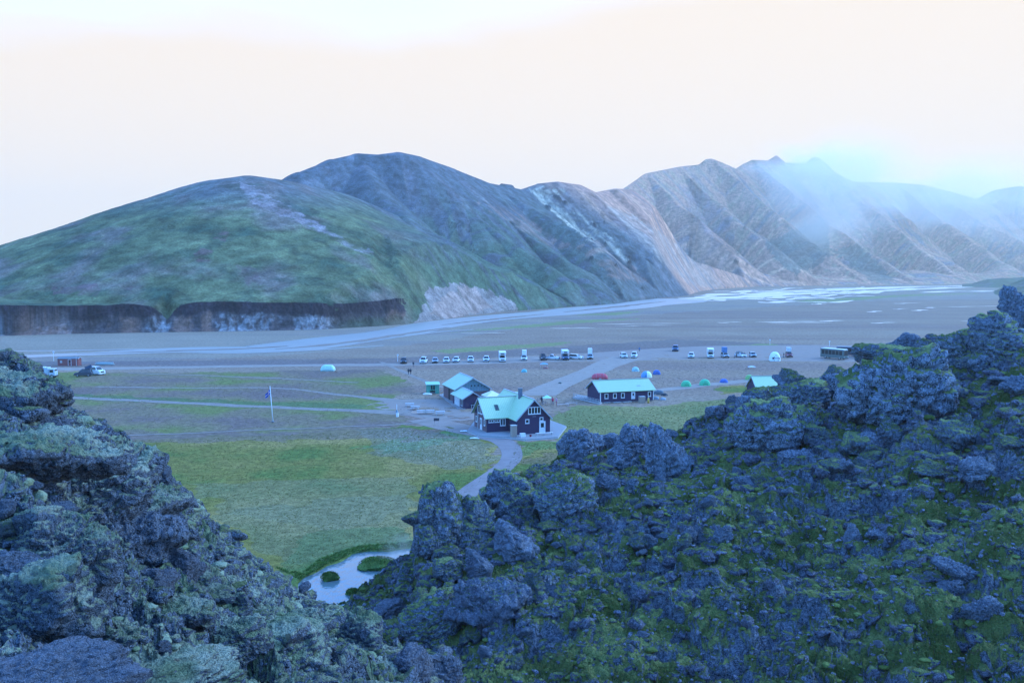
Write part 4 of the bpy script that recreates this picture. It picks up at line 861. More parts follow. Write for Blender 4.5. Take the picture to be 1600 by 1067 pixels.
M_DARK = mat('black opening', (.02, .02, .025), .8, vary=.1)
M_MET = mat('galvanised metal', (.35, .36, .37), .4, .6, vary=.1)
M_WHITE = mat('white plastic', (.75, .74, .72), .45, vary=.04)
GL = glass()
def gable(t, name, mt, along, a0, a1, b0, b1, eave, ridge, z0=.3, ratio=.5, **k):
    """solid gabled volume; its ridge runs along x (0) or y (1)"""
    m = b0 + (b1 - b0) * ratio; P = [(b0, z0), (b1, z0), (b1, eave), (m, ridge), (b0, eave)]
    mb = MB(); n = len(P); f = (lambda p, q: (q, p[0], p[1])) if along == 0 else (lambda p, q: (p[0], q, p[1]))
    mb.add([f(p, a0) for p in P] + [f(p, a1) for p in P], [tuple(range(n)), tuple(range(n, 2 * n))] + [(i, (i + 1) % n, n + (i + 1) % n, n + i) for i in range(n)]); return mb.build(name, mt, t)
def groof(t, mt, along, a0, a1, b0, b1, eave, ridge, ov=.4, th=.10, name='roof'):
    m = (b0 + b1) / 2; k = (ridge - eave) / (m - b0); e0 = eave - k * ov; dz = .04
    P = [(b0 - ov, e0 + dz), (m, ridge + dz), (b1 + ov, e0 + dz), (b1 + ov, e0 + dz + th), (m, ridge + dz + th), (b0 - ov, e0 + dz + th)]
    mb = MB(); n = 6; f = (lambda p, q: (q, p[0], p[1])) if along == 0 else (lambda p, q: (p[0], q, p[1]))
    mb.add([f(p, a0) for p in P] + [f(p, a1) for p in P], [(0, 1, 4, 5), (1, 2, 3, 4), (6, 7, 10, 11), (7, 8, 9, 10), (0, 6, 7, 1), (1, 7, 8, 2), (3, 9, 10, 4), (4, 10, 11, 5), (2, 8, 9, 3), (5, 11, 6, 0)])
    r = mb.build(name, mt, t)
    rc = MB(); rc.obox(f((m, ridge + dz + th + .02), a0), f((m, ridge + dz + th + .02), a1), .3, .05); rc.build('ridge_cap', M_FASC, r)
    for q in (a0, a1):
        fb = MB(); s = -.03 if q == a0 else .03
        fb.obox(f((b0 - ov, e0 + .02), q + s), f((m, ridge + .02), q + s), .05, .2); fb.obox(f((m, ridge + .02), q + s), f((b1 + ov, e0 + .02), q + s), .05, .2); fb.build('fascia_board', M_FASC, r)
    return r
def window(t, x0, x1, y, z0, z1, panes=1, side='f', name='window', fr=.12, mt=None):
    """framed window proud of a wall facing -y ('f') or -x ('l')"""
    f = (lambda a0, a1, d0, d1, c0, c1, mb: mb.box(a0, a1, y + d0, y + d1, c0, c1)) if side == 'f' else (lambda a0, a1, d0, d1, c0, c1, mb: mb.box(y + d0, y + d1, a0, a1, c0, c1))
    fm = MB(); f(x0, x1, -.07, .03, z0, z0 + fr, fm); f(x0, x1, -.07, .03, z1 - fr, z1, fm)
    w = (x1 - x0 - fr) / panes
    for i in range(panes + 1): f(x0 + i * w, x0 + i * w + fr, -.067, .03, z0 + fr, z1 - fr, fm)
    o = fm.build(name, mt or M_TRIM, t)
    for i in range(panes):
        p = MB(); f(x0 + i * w + fr, x0 + (i + 1) * w, -.03, .02, z0 + fr, z1 - fr, p); p.build('pane', GL, o)
    s = MB(); f(x0 - .06, x1 + .06, -.12, -.07, z0 - .05, z0 + .01, s); s.build('sill', mt or M_TRIM, o); return o
def door(t, x0, x1, y, z0, z1, mt, side='f', glazed=True):
    f = (lambda a0, a1, d0, d1, c0, c1, mb: mb.box(a0, a1, y + d0, y + d1, c0, c1)) if side == 'f' else (lambda a0, a1, d0, d1, c0, c1, mb: mb.box(y + d0, y + d1, a0, a1, c0, c1))
    d = MB(); f(x0, x1, -.06, .03, z0, z1, d); o = d.build('door', mt, t)
    if glazed: p = MB(); f(x0 + .2, x1 - .2, -.075, -.055, z0 + (z1 - z0) * .5, z1 - .22, p); p.build('pane', GL, o)
    fr = MB(); f(x0 - .09, x0, -.08, .03, z0, z1 + .09, fr); f(x1, x1 + .09, -.08, .03, z0, z1 + .09, fr); f(x0, x1, -.08, .03, z1, z1 + .09, fr); fr.build('frame', M_TRIM, o)
    h = MB(); f(x1 - .14, x1 - .08, -.14, -.06, (z0 + z1) / 2 - .1, (z0 + z1) / 2 + .06, h); h.build('handle', M_MET, o); return o
def base(px, py): p = G(px, py); return (p[0], p[1], 0)

# ---- the main hut with its crossing gables
A0 = math.atan2(.356, .935)
O = base(761, 678); hut = thing('mountain_hut', 'dark clad main hut with steep crossing sea-green gables and white windows', 'hut', O, A0)
gable(hut, 'wall', M_WALL, 1, -4, 10.4, 4.1, 10.3, 3.0, 6.2)
gable(hut, 'wing_wall', M_WALL, 0, 0, 5.5, 0, 7, 2.9, 5.85)
groof(hut, M_ROOFY, 1, -4.35, 10.8, 4.1, 10.3, 3.0, 6.2, ov=.35); 
groof(hut, M_ROOF, 0, -.5, 6.9, 0, 7, 2.9, 5.85, ov=.35)
MB().box(-.03, .0, .15, 6.85, .3, 2.9).build('end_cladding', M_WALL2, hut)
r2 = gable(hut, 'rear_dormer', M_ROOFY, 0, 7.2, 9.4, 7.2, 9.8, 4.6, 6.0, z0=3.6)
ch = MB(); ch.box(6.55, 7.15, 1.2, 1.85, 4.6, 7.5); c_ = ch.build('chimney', mat('blue grey render', (.13, .15, .19), .85), hut)
MB().box(6.48, 7.22, 1.13, 1.92, 7.5, 7.6).build('cap', M_CONC, c_)
window(hut, 6.15, 8.5, -4, 3.72, 4.98, 4); window(hut, 5.6, 6.35, -4, 2.15, 2.9); window(hut, 8.3, 9.0, -4, 2.45, 3.1)
door(hut, 8.33, 9.3, -4, .3, 2.3, M_TRIM)
window(hut, .3, 1.25, 0, 1.98, 2.5, 2, fr=.1); window(hut, 1.4, 2.35, 0, 1.98, 2.5, 2, fr=.1); window(hut, 2.45, 3.45, 0, 1.3, 2.62, 2, fr=.12)
window(hut, 2.3, 4.7, -.03, 3.1, 4.6, 2, side='l'); window(hut, .8, 1.5, -.03, 1.3, 2.4, 1, side='l'); window(hut, 5.2, 6, -.03, 1.3, 2.4, 1, side='l'); door(hut, 2.6, 3.5, -.03, .3, 2.3, M_TRIM, side='l')
MB().tube((-.12, 4.6, .3), (-.12, 4.6, 4.4), .06).build('drainpipe', M_TRIM, hut)
sk = MB(); k_ = 2.95 / 3.5
for a, b, c, d in ((2.0, 2.7, 1.0, 1.08), (2.0, 2.7, 1.92, 2.0), (2.0, 2.08, 1.08, 1.92), (2.62, 2.7, 1.08, 1.92)):
    sk.add([(x, y, 2.9 + k_ * y + .15 + dz) for dz in (0, .08) for y in (c, d) for x in (a, b)], [(0, 2, 3, 1), (4, 5, 7, 6), (0, 1, 5, 4), (2, 6, 7, 3), (0, 4, 6, 2), (1, 3, 7, 5)])
sk = sk.build('skylight', mat('dark green metal', (.06, .12, .09), .5), hut)
MB().add([(x, y, 2.9 + k_ * y + .17) for y in (1.08, 1.92) for x in (2.08, 2.62)], [(0, 1, 3, 2)]).build('pane', GL, sk)
for i in range(3): MB().box(7.0 + i * .22, 7.14 + i * .22, -4.03, -4.0, 3.18, 3.40).build('wall_plaque', mat('faded grey letters', (.14, .13, .18), .6), hut)
def deck(name, pts, z0, z1, label):
    P = [G(a, b)[:2] for a, b in pts]; c = np.mean(P, 0); t = thing(name, label, 'deck', (c[0], c[1], 0)); L = [(p[0] - c[0], p[1] - c[1]) for p in P]
    MB().prism(L, 2, z1 - .08, z1).build('boards', M_DECK, t)
    s = MB(); n = len(L)
    for i in range(n): s.obox((*L[i], (z0 + z1 - .09) / 2), (*L[(i + 1) % n], (z0 + z1 - .09) / 2), .06, z1 - .09 - z0)
    s.build('skirt', M_GREYW, t); return t
deck('wooden_deck', [(730, 675), (748, 682.5), (795, 685.5), (822, 689), (872, 685), (885, 668), (850, 655), (790, 655), (745, 655)], 0, .3, 'grey wooden deck wrapped round the foot of the main hut')
lk = thing('storage_locker', 'tall beige boarded locker in the inner corner of the main hut', 'locker', G(804, 685.3), A0)
lk.location.z = .3
MB().box(-.45, .45, 0, .9, 0, 1.9).build('body', M_WOOD, lk, bevel=.02); MB().box(-.5, .5, -.05, .95, 1.9, 1.98).build('lid', M_GREYW, lk)
for px, py, w, lab in ((817.5, 685.6, .85, 'white box on the deck left of the main hut gable door'),):
    t = thing('storage_box', lab, 'box', G(px, py), A0); t.location.z = .3; MB().box(-w / 2, w / 2, 0, .6, 0, .55).build('body', M_WHITE, t, bevel=.04); MB().box(-w / 2 - .03, w / 2 + .03, -.03, .63, .55, .62).build('lid', M_WHITE, t)
# bench by the door, bucket, barrel
bn = thing('bench', 'long white bench beside the white door of the main hut', 'bench', G(851, 682.8), A0); bn.location.z = .3
MB().box(-1.6, 1.6, 0, .35, .40, .45).build('seat', M_TRIM, bn)
for x in (-1.4, 0, 1.4): MB().box(x - .05, x + .05, .04, .31, 0, .40).build('leg', M_GREYW, bn)
bk = thing('bucket', 'small dark red bucket on the deck by the gable wall', 'bucket', G(829, 684.8)); bk.location.z = .3
MB().tube((0, 0, 0), (0, 0, .35), .16, .2, 12).build('body', mat('dark red plastic', (.25, .03, .05), .5), bk)
hd_ = MB(); [hd_.tube((.2 * math.cos(a), 0, .35 + .16 * math.sin(a)), (.2 * math.cos(a + .4), 0, .35 + .16 * math.sin(a + .4)), .01) for a in np.arange(0, 3.1, .4)]; hd_.build('handle', M_MET, bk)

# ---- service building with its annex
O = (-12.35, 191.2, 0); AB = R(19)
bn_ = thing('service_building', 'wide gabled wash house with pale green roof and blue sheeted gable', 'building', O, AB)
gable(bn_, 'wall', M_WALL2, 1, 0, 10, 0, 7.9, 3.0, 5.3, z0=0); groof(bn_, mat('pale green roof', (.42, .54, .36), .5, wave=(1, .33), vary=.05, spec=.4), 1, -.5, 10.4, 0, 7.9, 3.0, 5.3, ov=.3)
MB().add([(.15, -.05, 2.4), (7.75, -.05, 2.4), (7.75, -.05, 3.0), (3.95, -.05, 5.15), (.15, -.05, 3.0)], [(0, 1, 2, 3, 4)]).build('gable_sheeting', M_BLUEP, bn_)
MB().box(-.05, .0, 4.2, 5.6, 0, 2.6).build('doorway', M_DARK, bn_)
for i in range(5): window(bn_, 3.4 + i * .75, 3.95 + i * .75, -.05, 3.35 + .0 * i, 3.95 if i < 3 else 3.8, name='window', mt=M_BLUEP)
for x in (1.2, 3.2, 5.2): MB().box(x, x + .05, -.09, -.05, 2.4, 3.4).build('mullion', M_FASC, bn_)
O2 = base(724.5, 639); an = thing('annex', 'low dark annex with green gable roof in front of the wash house', 'annex', O2, AB)
gable(an, 'wall', M_WALL, 1, 0, 8.6, 0, 3.9, 2.25, 3.4, z0=0); groof(an, mat('pale green roof', (.42, .54, .36)), 1, -.4, 9.0, 0, 3.9, 2.25, 3.4, ov=.45)
for v in (3.2, 4.6, 6.0): door(an, v, v + .85, 0, .1, 2.0, M_TRIM if v != 4.6 else M_WHITE, side='l', glazed=False)
window(an, .6, 2.2, 0, .5, 1.9, 2, side='l', mt=M_FASC)
MB().tube((-.1, 2.9, .1), (-.1, 2.9, 2.2), .05).build('drainpipe', M_TRIM, an)
deck('walkway', [(686, 617), (715, 639), (727, 640), (727, 637), (712, 625), (695, 615)], 0, .12, 'plank walkway along the wash house and its annex')
tb = thing('work_table', 'cluttered dark work table against the annex end wall', 'table', G(744, 638), AB)
MB().box(-1.2, 1.2, -.4, .4, .78, .84).build('tabletop', M_GREYW, tb)
for x in (-1.1, 1.1):
    for y in (-.32, .32): MB().box(x - .04, x + .04, y - .04, y + .04, 0, .78).build('leg', M_GREYW, tb)
MB().box(-.8, .1, -.3, .3, .84, 1.2).build('crate', M_DARK, tb); MB().box(.35, .95, -.3, .3, .84, 1.35).build('carton', M_WHITE, tb)
# ---- teal shelter with debris
sh = thing('shelter', 'small teal shelter at the back corner of the wash house', 'shelter', base(667, 615.5), R(10)); M_TEAL = mat('teal painted boards', (.09, .34, .24), .6, wave=(0, .2))
w_ = 2.9
MB().box(0, .08, 0, 2.4, 0, 2.2).box(w_ - .08, w_, 0, 2.4, 0, 2.2).box(.08, w_ - .08, 2.3, 2.4, 0, 2.2).box(.08, .8, 0, .06, 0, 2.2).box(2.0, w_ - .08, 0, .06, 0, 2.2).build('wall', M_TEAL, sh)
MB().add([(-.2, -.3, 2.15), (w_ + .2, -.3, 2.15), (w_ + .2, 2.6, 2.5), (-.2, 2.6, 2.5), (-.2, -.3, 2.23), (w_ + .2, -.3, 2.23), (w_ + .2, 2.6, 2.58), (-.2, 2.6, 2.58)], [(0, 3, 2, 1), (4, 5, 6, 7), (0, 1, 5, 4), (1, 2, 6, 5), (2, 3, 7, 6), (3, 0, 4, 7)]).build('roof', mat('pale teal roof', (.3, .5, .42)), sh)
window(sh, .8, 2.0, 0, .9, 2.1, 2, mt=M_TEAL)
random.seed(3)
for i, (px, py, lab) in enumerate(((668, 616.5, 'white folded tarpaulin on the ground before the teal shelter'), (675, 615, 'heap of bleached planks leaning by the teal shelter'), (683, 614.5, 'tangle of pale planks between shelter and wash house'))):
    t = thing('plank_pile' if i else 'tarpaulin', lab, 'pile' if i else 'tarpaulin', G(px, py))
    if i == 0:
        m = MB(); v, f = CU[1]; m.add([tuple(p * np.array([1.1, .6, .5]) + (0, 0, .12)) for p in v], [tuple(q) for q in f]); m.build('sheet', M_WHITE, t, smooth=True)
    else:
        for k in range(7):
            a = random.uniform(0, 3.14); l = random.uniform(.7, 1.3); x, y = random.uniform(-.5, .5), random.uniform(-.5, .5)
            MB().obox((x, y, .08), (x + l * math.cos(a), y + l * math.sin(a), random.uniform(.2, 1.2)), .14, .06).build('plank', M_GREYW if k % 3 else M_BLUEP, t)
# ---- long barrack
O = base(938, 630); AC = math.atan2(3.9, 12); L_ = 12.8; Dp = 7.2
bk_ = thing('bunkhouse', 'long low dark bunkhouse with sea-green roof and five white windows', 'bunkhouse', O, AC)
gable(bk_, 'wall', M_WALL, 0, 0, L_, 0, Dp, 2.5, 4.45, z0=.2); groof(bk_, mat('sea green bunkhouse roof', (.40, .50, .27), .5, wave=(0, .33), vary=.05, spec=.4), 0, -.45, L_ + .45, 0, Dp, 2.5, 4.45, ov=.35)
for x in (1.0, 3.0, 4.9): window(bk_, x, x + .85, 0, .95, 2.05)
door(bk_, 7.45, 8.2, 0, .6, 2.1, M_TRIM); window(bk_, 11.4, 12.15, 0, 1.0, 2.1)
MB().box(-.04, .12, -.04, .12, .2, 2.45).build('corner_board', M_TRIM, bk_); MB().box(L_ - .12, L_ + .04, -.04, .12, .2, 2.45).build('corner_board', M_TRIM, bk_)
MB().add([(9.3 + i, 1.0 + j, 2.5 + (1.0 + j) * .5417 + .17) for j in (0, .45) for i in (0, .9)], [(0, 1, 3, 2)]).build('roof_hatch', M_MET, bk_)
MB().box(.1, L_ - .1, .1, Dp - .1, 0, .2).build('foundation', M_CONC, bk_)
cb = thing('wood_shed', 'reddish-grey slatted bin against the bunkhouse wall', 'bin', G(1003, 629.2), AC); MB().box(-.65, .65, -.4, .4, 0, 1.35).build('body', M_WOOD, cb); MB().box(-.7, .7, -.45, .45, 1.35, 1.42).build('lid', M_GREYW, cb)
yt = thing('gas_bottle', 'yellow gas bottle standing at the bunkhouse corner', 'gas bottle', G(1013, 629.6)); M_YEL = mat('yellow paint', (.62, .38, .08), .45)
MB().tube((0, 0, 0), (0, 0, 1.0), .22, n=14).build('cylinder', M_YEL, yt, smooth=True); MB().sphere((0, 0, 1.0), (.22, .22, .15)).build('shoulder', M_YEL, yt, smooth=True); MB().tube((0, 0, 1.1), (0, 0, 1.3), .06).build('valve', M_TRIM, yt)
deck('terrace', [(895, 622), (937, 632), (941, 630), (918, 620.5), (903, 618.5)], 0, .3, 'pale boarded terrace at the end wall of the bunkhouse')
fn = thing('railing', 'low slatted railing round the bunkhouse terrace', 'railing', G(905, 623)); a_, b_ = G(896, 621.5) - G(905, 623), G(936, 631.5) - G(905, 623)
n_ = 9
for i in range(n_ + 1):
    p = a_ + (b_ - a_) * i / n_; MB().box(p[0] - .04, p[0] + .04, p[1] - .04, p[1] + .04, .3, .95).build('post', M_GREYW, fn)
MB().obox((a_[0], a_[1], .98), (b_[0], b_[1], .98), .1, .05).obox((a_[0], a_[1], .65), (b_[0], b_[1], .65), .04, .1).build('rail', M_GREYW, fn)
for i, (px, py, lab, w) in enumerate(((948, 629.6, 'pale wooden pallet leaning at the foot of the bunkhouse, under its first window', 1.6), (964, 629.2, 'low stack of pale planks under the second bunkhouse window', 1.8), (980, 628.5, 'flat white boards lying under the bunkhouse door', 2.0))):
    t = thing('pallet', lab, 'pallet', G(px, py), AC + .1 * i)
    for k in range(5): MB().box(-w / 2, w / 2, -.4 + k * .17, -.28 + k * .17, .1, .13 + .05 * (k % 2)).build('board', M_GREYW, t)
    for x in (-w / 2 + .1, 0, w / 2 - .2): MB().box(x, x + .1, -.4, .4, 0, .1).build('bearer', M_GREYW, t)
# blue boats/gear right of the bunkhouse
for px, py, lab, s, c in ((1029, 616, 'grey-blue covered trailer behind the corner of the bunkhouse', 1.0, (.10, .14, .16)), (1038, 618, 'dark bundle of gear next to the grey-blue trailer', .6, (.05, .06, .07)), (1024, 624, 'pile of pale blue bags beside the bunkhouse corner', .7, (.25, .3, .33)), (1036, 625, 'pale flat gear bag lying beyond the bunkhouse corner', .6, (.33, .36, .38))):
    t = thing('gear_pile', lab, 'gear', G(px, py)); v, f = CU[int(px) % 5]; cc = mat('cloth ' + str(c), c, .8)
    MB().add([tuple(p * np.array([1.2, .8, 1.5]) * s + (0, 0, .2 * s)) for p in v], [tuple(q) for q in f]).build('cover', cc, t, smooth=True)
    MB().box(-1.0 * s, 1.0 * s, -.5 * s, .5 * s, 0, .12).build('base_board', M_GREYW, t)
# ---- half-hidden roof behind the lava
O = (54.2, 194, 0); rh = thing('staff_cabin', 'dark cabin with plain turquoise roof rising behind the lava ridge', 'cabin', O, R(6))
gable(rh, 'wall', M_WALL, 0, 0, 9, 0, 6.6, 2.5, 5.1, z0=0); groof(rh, M_ROOF, 0, -.3, 9.3, 0, 6.6, 2.5, 5.1, ov=.3); window(rh, 1.2, 2.2, 0, 1, 2.1); window(rh, 5.2, 6.2, 0, 1, 2.1); door(rh, 3.4, 4.3, 0, .1, 2.1, M_TRIM)
# ---- cream marquee
mq = thing('marquee', 'cream white marquee tent between the wash house and main hut', 'marquee', G(769, 633), R(20)); M_CR = mat('cream canvas', (.80, .66, .50), .8, vary=.04)
MB().add([(-1.9, -1.9, 2.15), (1.9, -1.9, 2.15), (1.9, 1.9, 2.15), (-1.9, 1.9, 2.15), (0, -.3, 3.15), (0, .3, 3.15)], [(0, 1, 4), (1, 2, 5, 4), (2, 3, 5), (3, 0, 4, 5)]).build('canopy', M_CR, mq)
MB().box(-1.9, 1.9, -1.92, -1.88, 1.85, 2.15).box(-1.92, -1.88, -1.88, 1.88, 1.85, 2.15).box(1.88, 1.92, -1.88, 1.88, 1.85, 2.15).build('valance', M_CR, mq)
for x in (-1.85, 1.85):
    for y in (-1.85, 1.85): MB().tube((x, y, 0), (x, y, 2.15), .05).build('pole', M_MET, mq)
MB().box(-1.85, 1.85, 1.83, 1.86, 0, 1.85).box(-1.86, -1.83, -1.8, 1.8, .0, 1.85).build('side_wall', mat('pale canvas wall', (.5, .55, .55), .8), mq)

# ================================================================ VEHICLES
M_TYRE = mat('tyre rubber', (.025, .025, .027), .85); M_RIM = mat('wheel metal', (.35, .35, .36), .35, .7); M_LAMP = mat('headlamp glass', (.7, .72, .75), .15); M_BLK = mat('black trim', (.03, .03, .035), .6)
PAINT = lambda n, c: mat(n + ' car paint', c, .32, vary=.03, spec=.5)
PW_, PS_, PD_, PB_, PG_ = PAINT('white', (.72, .73, .72)), PAINT('silver', (.40, .43, .45)), PAINT('dark', (.045, .055, .075)), PAINT('blue', (.06, .13, .24)), PAINT('dull green', (.09, .13, .12))
PR_ = PAINT('red', (.30, .06, .07))
def wheels(t, W_, xs, r, w=.22):
    for y in xs:
        for s in (-1, 1):
            x = s * (W_ / 2 - w / 2); o = MB().tube((x - w / 2, y, r), (x + w / 2, y, r), r, n=16).build('tyre', M_TYRE, None, bevel=.02)
            o.name = 'wheel'; o.parent = t; MB().tube((x + s * (w / 2 - .02), y, r), (x + s * (w / 2 + .015), y, r), r * .6, n=12).build('rim', M_RIM, o)
def lamps(t, W_, y, z, mt=None):
    for s in (-1, 1): MB().box(s * (W_ / 2 - .22) - .15, s * (W_ / 2 - .22) + .15, y - .03, y + .05, z - .09, z + .09).build('headlight', M_LAMP, t, bevel=.02)
def car(px, py, rz, paint, label, H=1.72, L=4.5, W_=1.86, group='cars parked along the gravel road', name='parked_car', cat='car', rack=False, pick=False, box=None, boxm=None, popup=0):
    t = thing(name, label, cat, G(px, py), rz, group); y0, y1 = -L / 2, L / 2; g = .32; bl = H * .60
    side = [(y0, g), (y0 - .03, bl * .75), (y0 + .18, bl * .93), (y0 + L * .24, bl), (y1 - .05, bl), (y1 + .02, bl * .6), (y1, g)]
    MB().prism(side, 0, -W_ / 2, W_ / 2).build('body', paint, t, bevel=.07)
    e = y1 - .15 if not pick else y0 + L * .60
    a, b = y0 + L * .22, y0 + L * .38
    wi = W_ / 2 - .04; wt = W_ / 2 - .24
    cabv = [(-wi, a, bl - .03), (wi, a, bl - .03), (wi, e, bl - .03), (-wi, e, bl - .03), (-wt, b, H - .04), (wt, b, H - .04), (wt, e - .22, H - .04), (-wt, e - .22, H - .04)]
    MB().add(cabv, [(0, 3, 2, 1), (4, 5, 6, 7), (0, 1, 5, 4), (1, 2, 6, 5), (2, 3, 7, 6), (3, 0, 4, 7)]).build('cabin', paint, t, bevel=.05)
    def qd(P, nm):                           # glass set just proud of the cabin
        P = [Vector(p) for p in P]; n = (P[1] - P[0]).cross(P[3] - P[0]).normalized(); c = sum(P, Vector()) / 4
        if n.dot(c - Vector((0, (a + e) / 2, bl))) < 0: n = -n
        Q = [c + (p - c) * .88 + n * .015 for p in P]; R_ = [q + n * .012 for q in Q]; MB().add(Q + R_, [(0, 1, 2, 3), (4, 7, 6, 5), (0, 4, 5, 1), (1, 5, 6, 2), (2, 6, 7, 3), (3, 7, 4, 0)]).build(nm, GL, t)
    v = cabv; qd((v[0], v[1], v[5], v[4]), 'windscreen'); qd((v[1], v[2], v[6], v[5]), 'side_window'); qd((v[3], v[0], v[4], v[7]), 'side_window'); qd((v[2], v[3], v[7], v[6]), 'rear_window')
    wheels(t, W_, (y0 + .85, y1 - .85), .36); lamps(t, W_, y0 - .03, bl * .74)
    MB().box(-W_ / 2 + .45, W_ / 2 - .45, y0 - .06, y0 + .02, bl * .55, bl * .82).build('grille', M_BLK, t); MB().box(-W_ / 2, W_ / 2, y0 - .12, y0 + .05, .34, .56).build('bumper', M_BLK if paint is not PW_ else PS_, t, bevel=.03)
    for s in (-1, 1): MB().box(s * (W_ / 2 + .10) - .09, s * (W_ / 2 + .10) + .09, a + .2, a + .3, bl, bl + .18).build('mirror', paint, t)
    if rack: MB().box(-.6, .6, b + .1, e - .4, H + .06, H + .12).box(-.55, -.5, b + .2, e - .5, H - .05, H + .06).box(.5, .55, b + .2, e - .5, H - .05, H + .06).build('roof_rack', M_BLK, t)
    if pick and not box: MB().box(-wi, wi, e, y1 - .05, bl - .02, bl + .03).build('tonneau', M_BLK, t)
    if box:                                  # camper body on the back, with or without a bed over the cab
        hb, over = box; y_ = e - .1
        pr = [(y_, bl - .25), (y_, H + .08), (y0 + L * .22 if over else y_ - .02, H + .14), (y0 + L * .20 if over else y_ - .02, hb - .2), (y0 + L * .26 if over else y_ + .1, hb), (y1 + .35, hb), (y1 + .35, bl - .25)]
        MB().prism(pr, 0, -W_ / 2 - .08, W_ / 2 + .08).build('camper_body', boxm or PW_, t, bevel=.06)
        if over: MB().box(-.6, .6, y0 + L * .19 - .02, y0 + L * .2 + .03, H + .45, H + .75).build('camper_window', GL, t)
        for s in (-1, 1): MB().box(s * (W_ / 2 + .085) - .01, s * (W_ / 2 + .085) + .01, e + .5, e + 1.3, H + .2, H + .7).build('camper_window', GL, t)
    if popup:
        MB().add([(-W_ * .36, b + .1, H), (W_ * .36, b + .1, H), (W_ * .36, e - .3, H), (-W_ * .36, e - .3, H), (-W_ * .36, b - .05, H + popup), (W_ * .36, b - .05, H + popup), (W_ * .36, e - .3, H + popup), (-W_ * .36, e - .3, H + popup)], [(0, 3, 2, 1), (4, 5, 6, 7), (0, 1, 5, 4), (1, 2, 6, 5), (2, 3, 7, 6), (3, 0, 4, 7)]).build('roof_tent', boxm or M_WHITE, t, bevel=.03)
    return t
def r_(a): return R(a)
car(631, 567.5, r_(4), PD_, 'blue-grey car, first in the row beside the three walkers', H=1.85)
car(662, 567.5, r_(-3), PW_, 'white van-like car, second in the parked row', H=2.0, W_=1.95)
car(680, 566.8, r_(5), PS_, 'silver car, third in the parked row', H=1.65)
car(697.5, 566.3, r_(2), PW_, 'low white car, fourth in the parked row', H=1.65)
car(713, 565.7, r_(-4), PW_, 'white car with dark windscreen, fifth in the parked row', H=1.7)
car(735.5, 565.2, r_(3), PW_, 'white off-roader, sixth in the parked row', H=1.8)
car(760, 564.7, r_(-2), PW_, 'white car just left of the first camper with a cab bed', H=1.8)
car(785, 564.5, r_(2), PW_, 'white camper with a bed over the cab and two roof windows', H=2.0, L=5.6, W_=2.05, box=(3.15, True), name='camper', cat='camper', group='campers in the parking row')
car(819, 562.8, r_(-3), PW_, 'white car with a tall narrow white roof tent', H=1.75, popup=1.55, group='campers in the parking row')
car(848.5, 562.5, r_(6), PD_, 'dark blue square off-roader close beside a white pickup', H=1.95, rack=True)
car(862, 561.8, r_(68), PW_, 'white pickup parked side-on next to the dark off-roader', H=1.75, L=5.2, pick=True, name='pickup', cat='pickup')
car(883, 562, r_(2), PB_, 'blue expedition camper with a white box over its cab', H=2.0, L=5.4, W_=2.05, box=(3.2, True), name='camper', cat='camper', group='campers in the parking row')
car(900, 561.2, r_(60), PW_, 'white estate car parked askew right of the blue camper', H=1.75, L=4.8)
car(922, 560.8, r_(-3), PS_, 'pale blue car under a tall white roof tent, near the track junction', H=1.7, popup=1.75, group='campers in the parking row')
car(974.5, 559, r_(3), PW_, 'white car, left one of the pair beyond the track junction', H=1.75)
car(991, 558.8, r_(-12), PW_, 'white high-roofed van, right one of the pair beyond the junction', H=2.0)
car(1055.5, 548.5, r_(-14), PB_, 'blue and white minibus standing apart at the far side of the road', H=2.2, L=5.0, W_=2.1, name='minibus', cat='minibus')
car(1080, 559, r_(-14), PW_, 'white hatchback parked alone left of two campers', H=1.8)
car(1110, 558.7, r_(-10), PW_, 'white camper with cab bed, left of the blue roof-tent car', H=1.95, L=5.4, W_=2.0, box=(3.1, True), name='camper', cat='camper', group='campers in the parking row')
car(1132.5, 558.5, r_(2), PS_, 'silver car carrying a tall blue roof tent', H=1.7, popup=1.75, boxm=mat('blue tent cloth', (.10, .20, .36), .8), group='campers in the parking row')
car(1157, 558, r_(20), PW_, 'white car hemmed in by dark standing bikes and people', H=1.75, rack=True)
car(1176, 557.8, r_(-6), PS_, 'grey off-roader with dark bumper, left of the white dome tent', H=1.75)
car(1232.5, 557.8, r_(-8), PR_, 'dull red off-roader with a black and white raised roof tent', H=1.85, popup=1.35, boxm=mat('cream tent shell', (.6, .6, .58)), group='campers in the parking row')
# left: expedition truck, dark off-roader, light van, container, boat-like cover
def truck(px, py, rz, label):
    t = thing('camper_truck', label, 'truck', G(px, py), rz); P = PAINT('pale blue', (.40, .47, .52))
    MB().prism([(-3.1, .75), (-3.15, 1.5), (-2.95, 2.6), (-1.55, 2.65), (-1.5, .75)], 0, -1.1, 1.1).build('cab', P, t, bevel=.06)
    MB().box(-1.15, 1.15, -1.4, 3.2, 1.0, 3.0).build('body', P, t, bevel=.06); MB().box(-.9, .9, -3.06, -3.0, 1.65, 2.4).build('windscreen', GL, t)
    for s in (-1, 1):
        MB().box(s * 1.11 - .015, s * 1.11 + .015, -2.7, -1.8, 1.65, 2.35).build('side_window', GL, t); MB().box(s * 1.16 - .012, s * 1.16 + .012, -.4, 1.6, 1.8, 2.6).build('blue_panel', mat('blue panel', (.09, .17, .36)), t)
    wheels(t, 2.2, (-2.3, 2.0), .55, .3); lamps(t, 2.2, -3.15, 1.0); MB().box(-1.15, 1.15, -3.3, -3.1, .5, .8).build('bumper', M_BLK, t); MB().box(-.5, .5, -.5, 1.5, 3.0, 3.12).build('roof_hatch', M_WHITE, t); return t
truck(69, 591, r_(98), 'pale blue and white camper truck beside the overhanging lava crag')
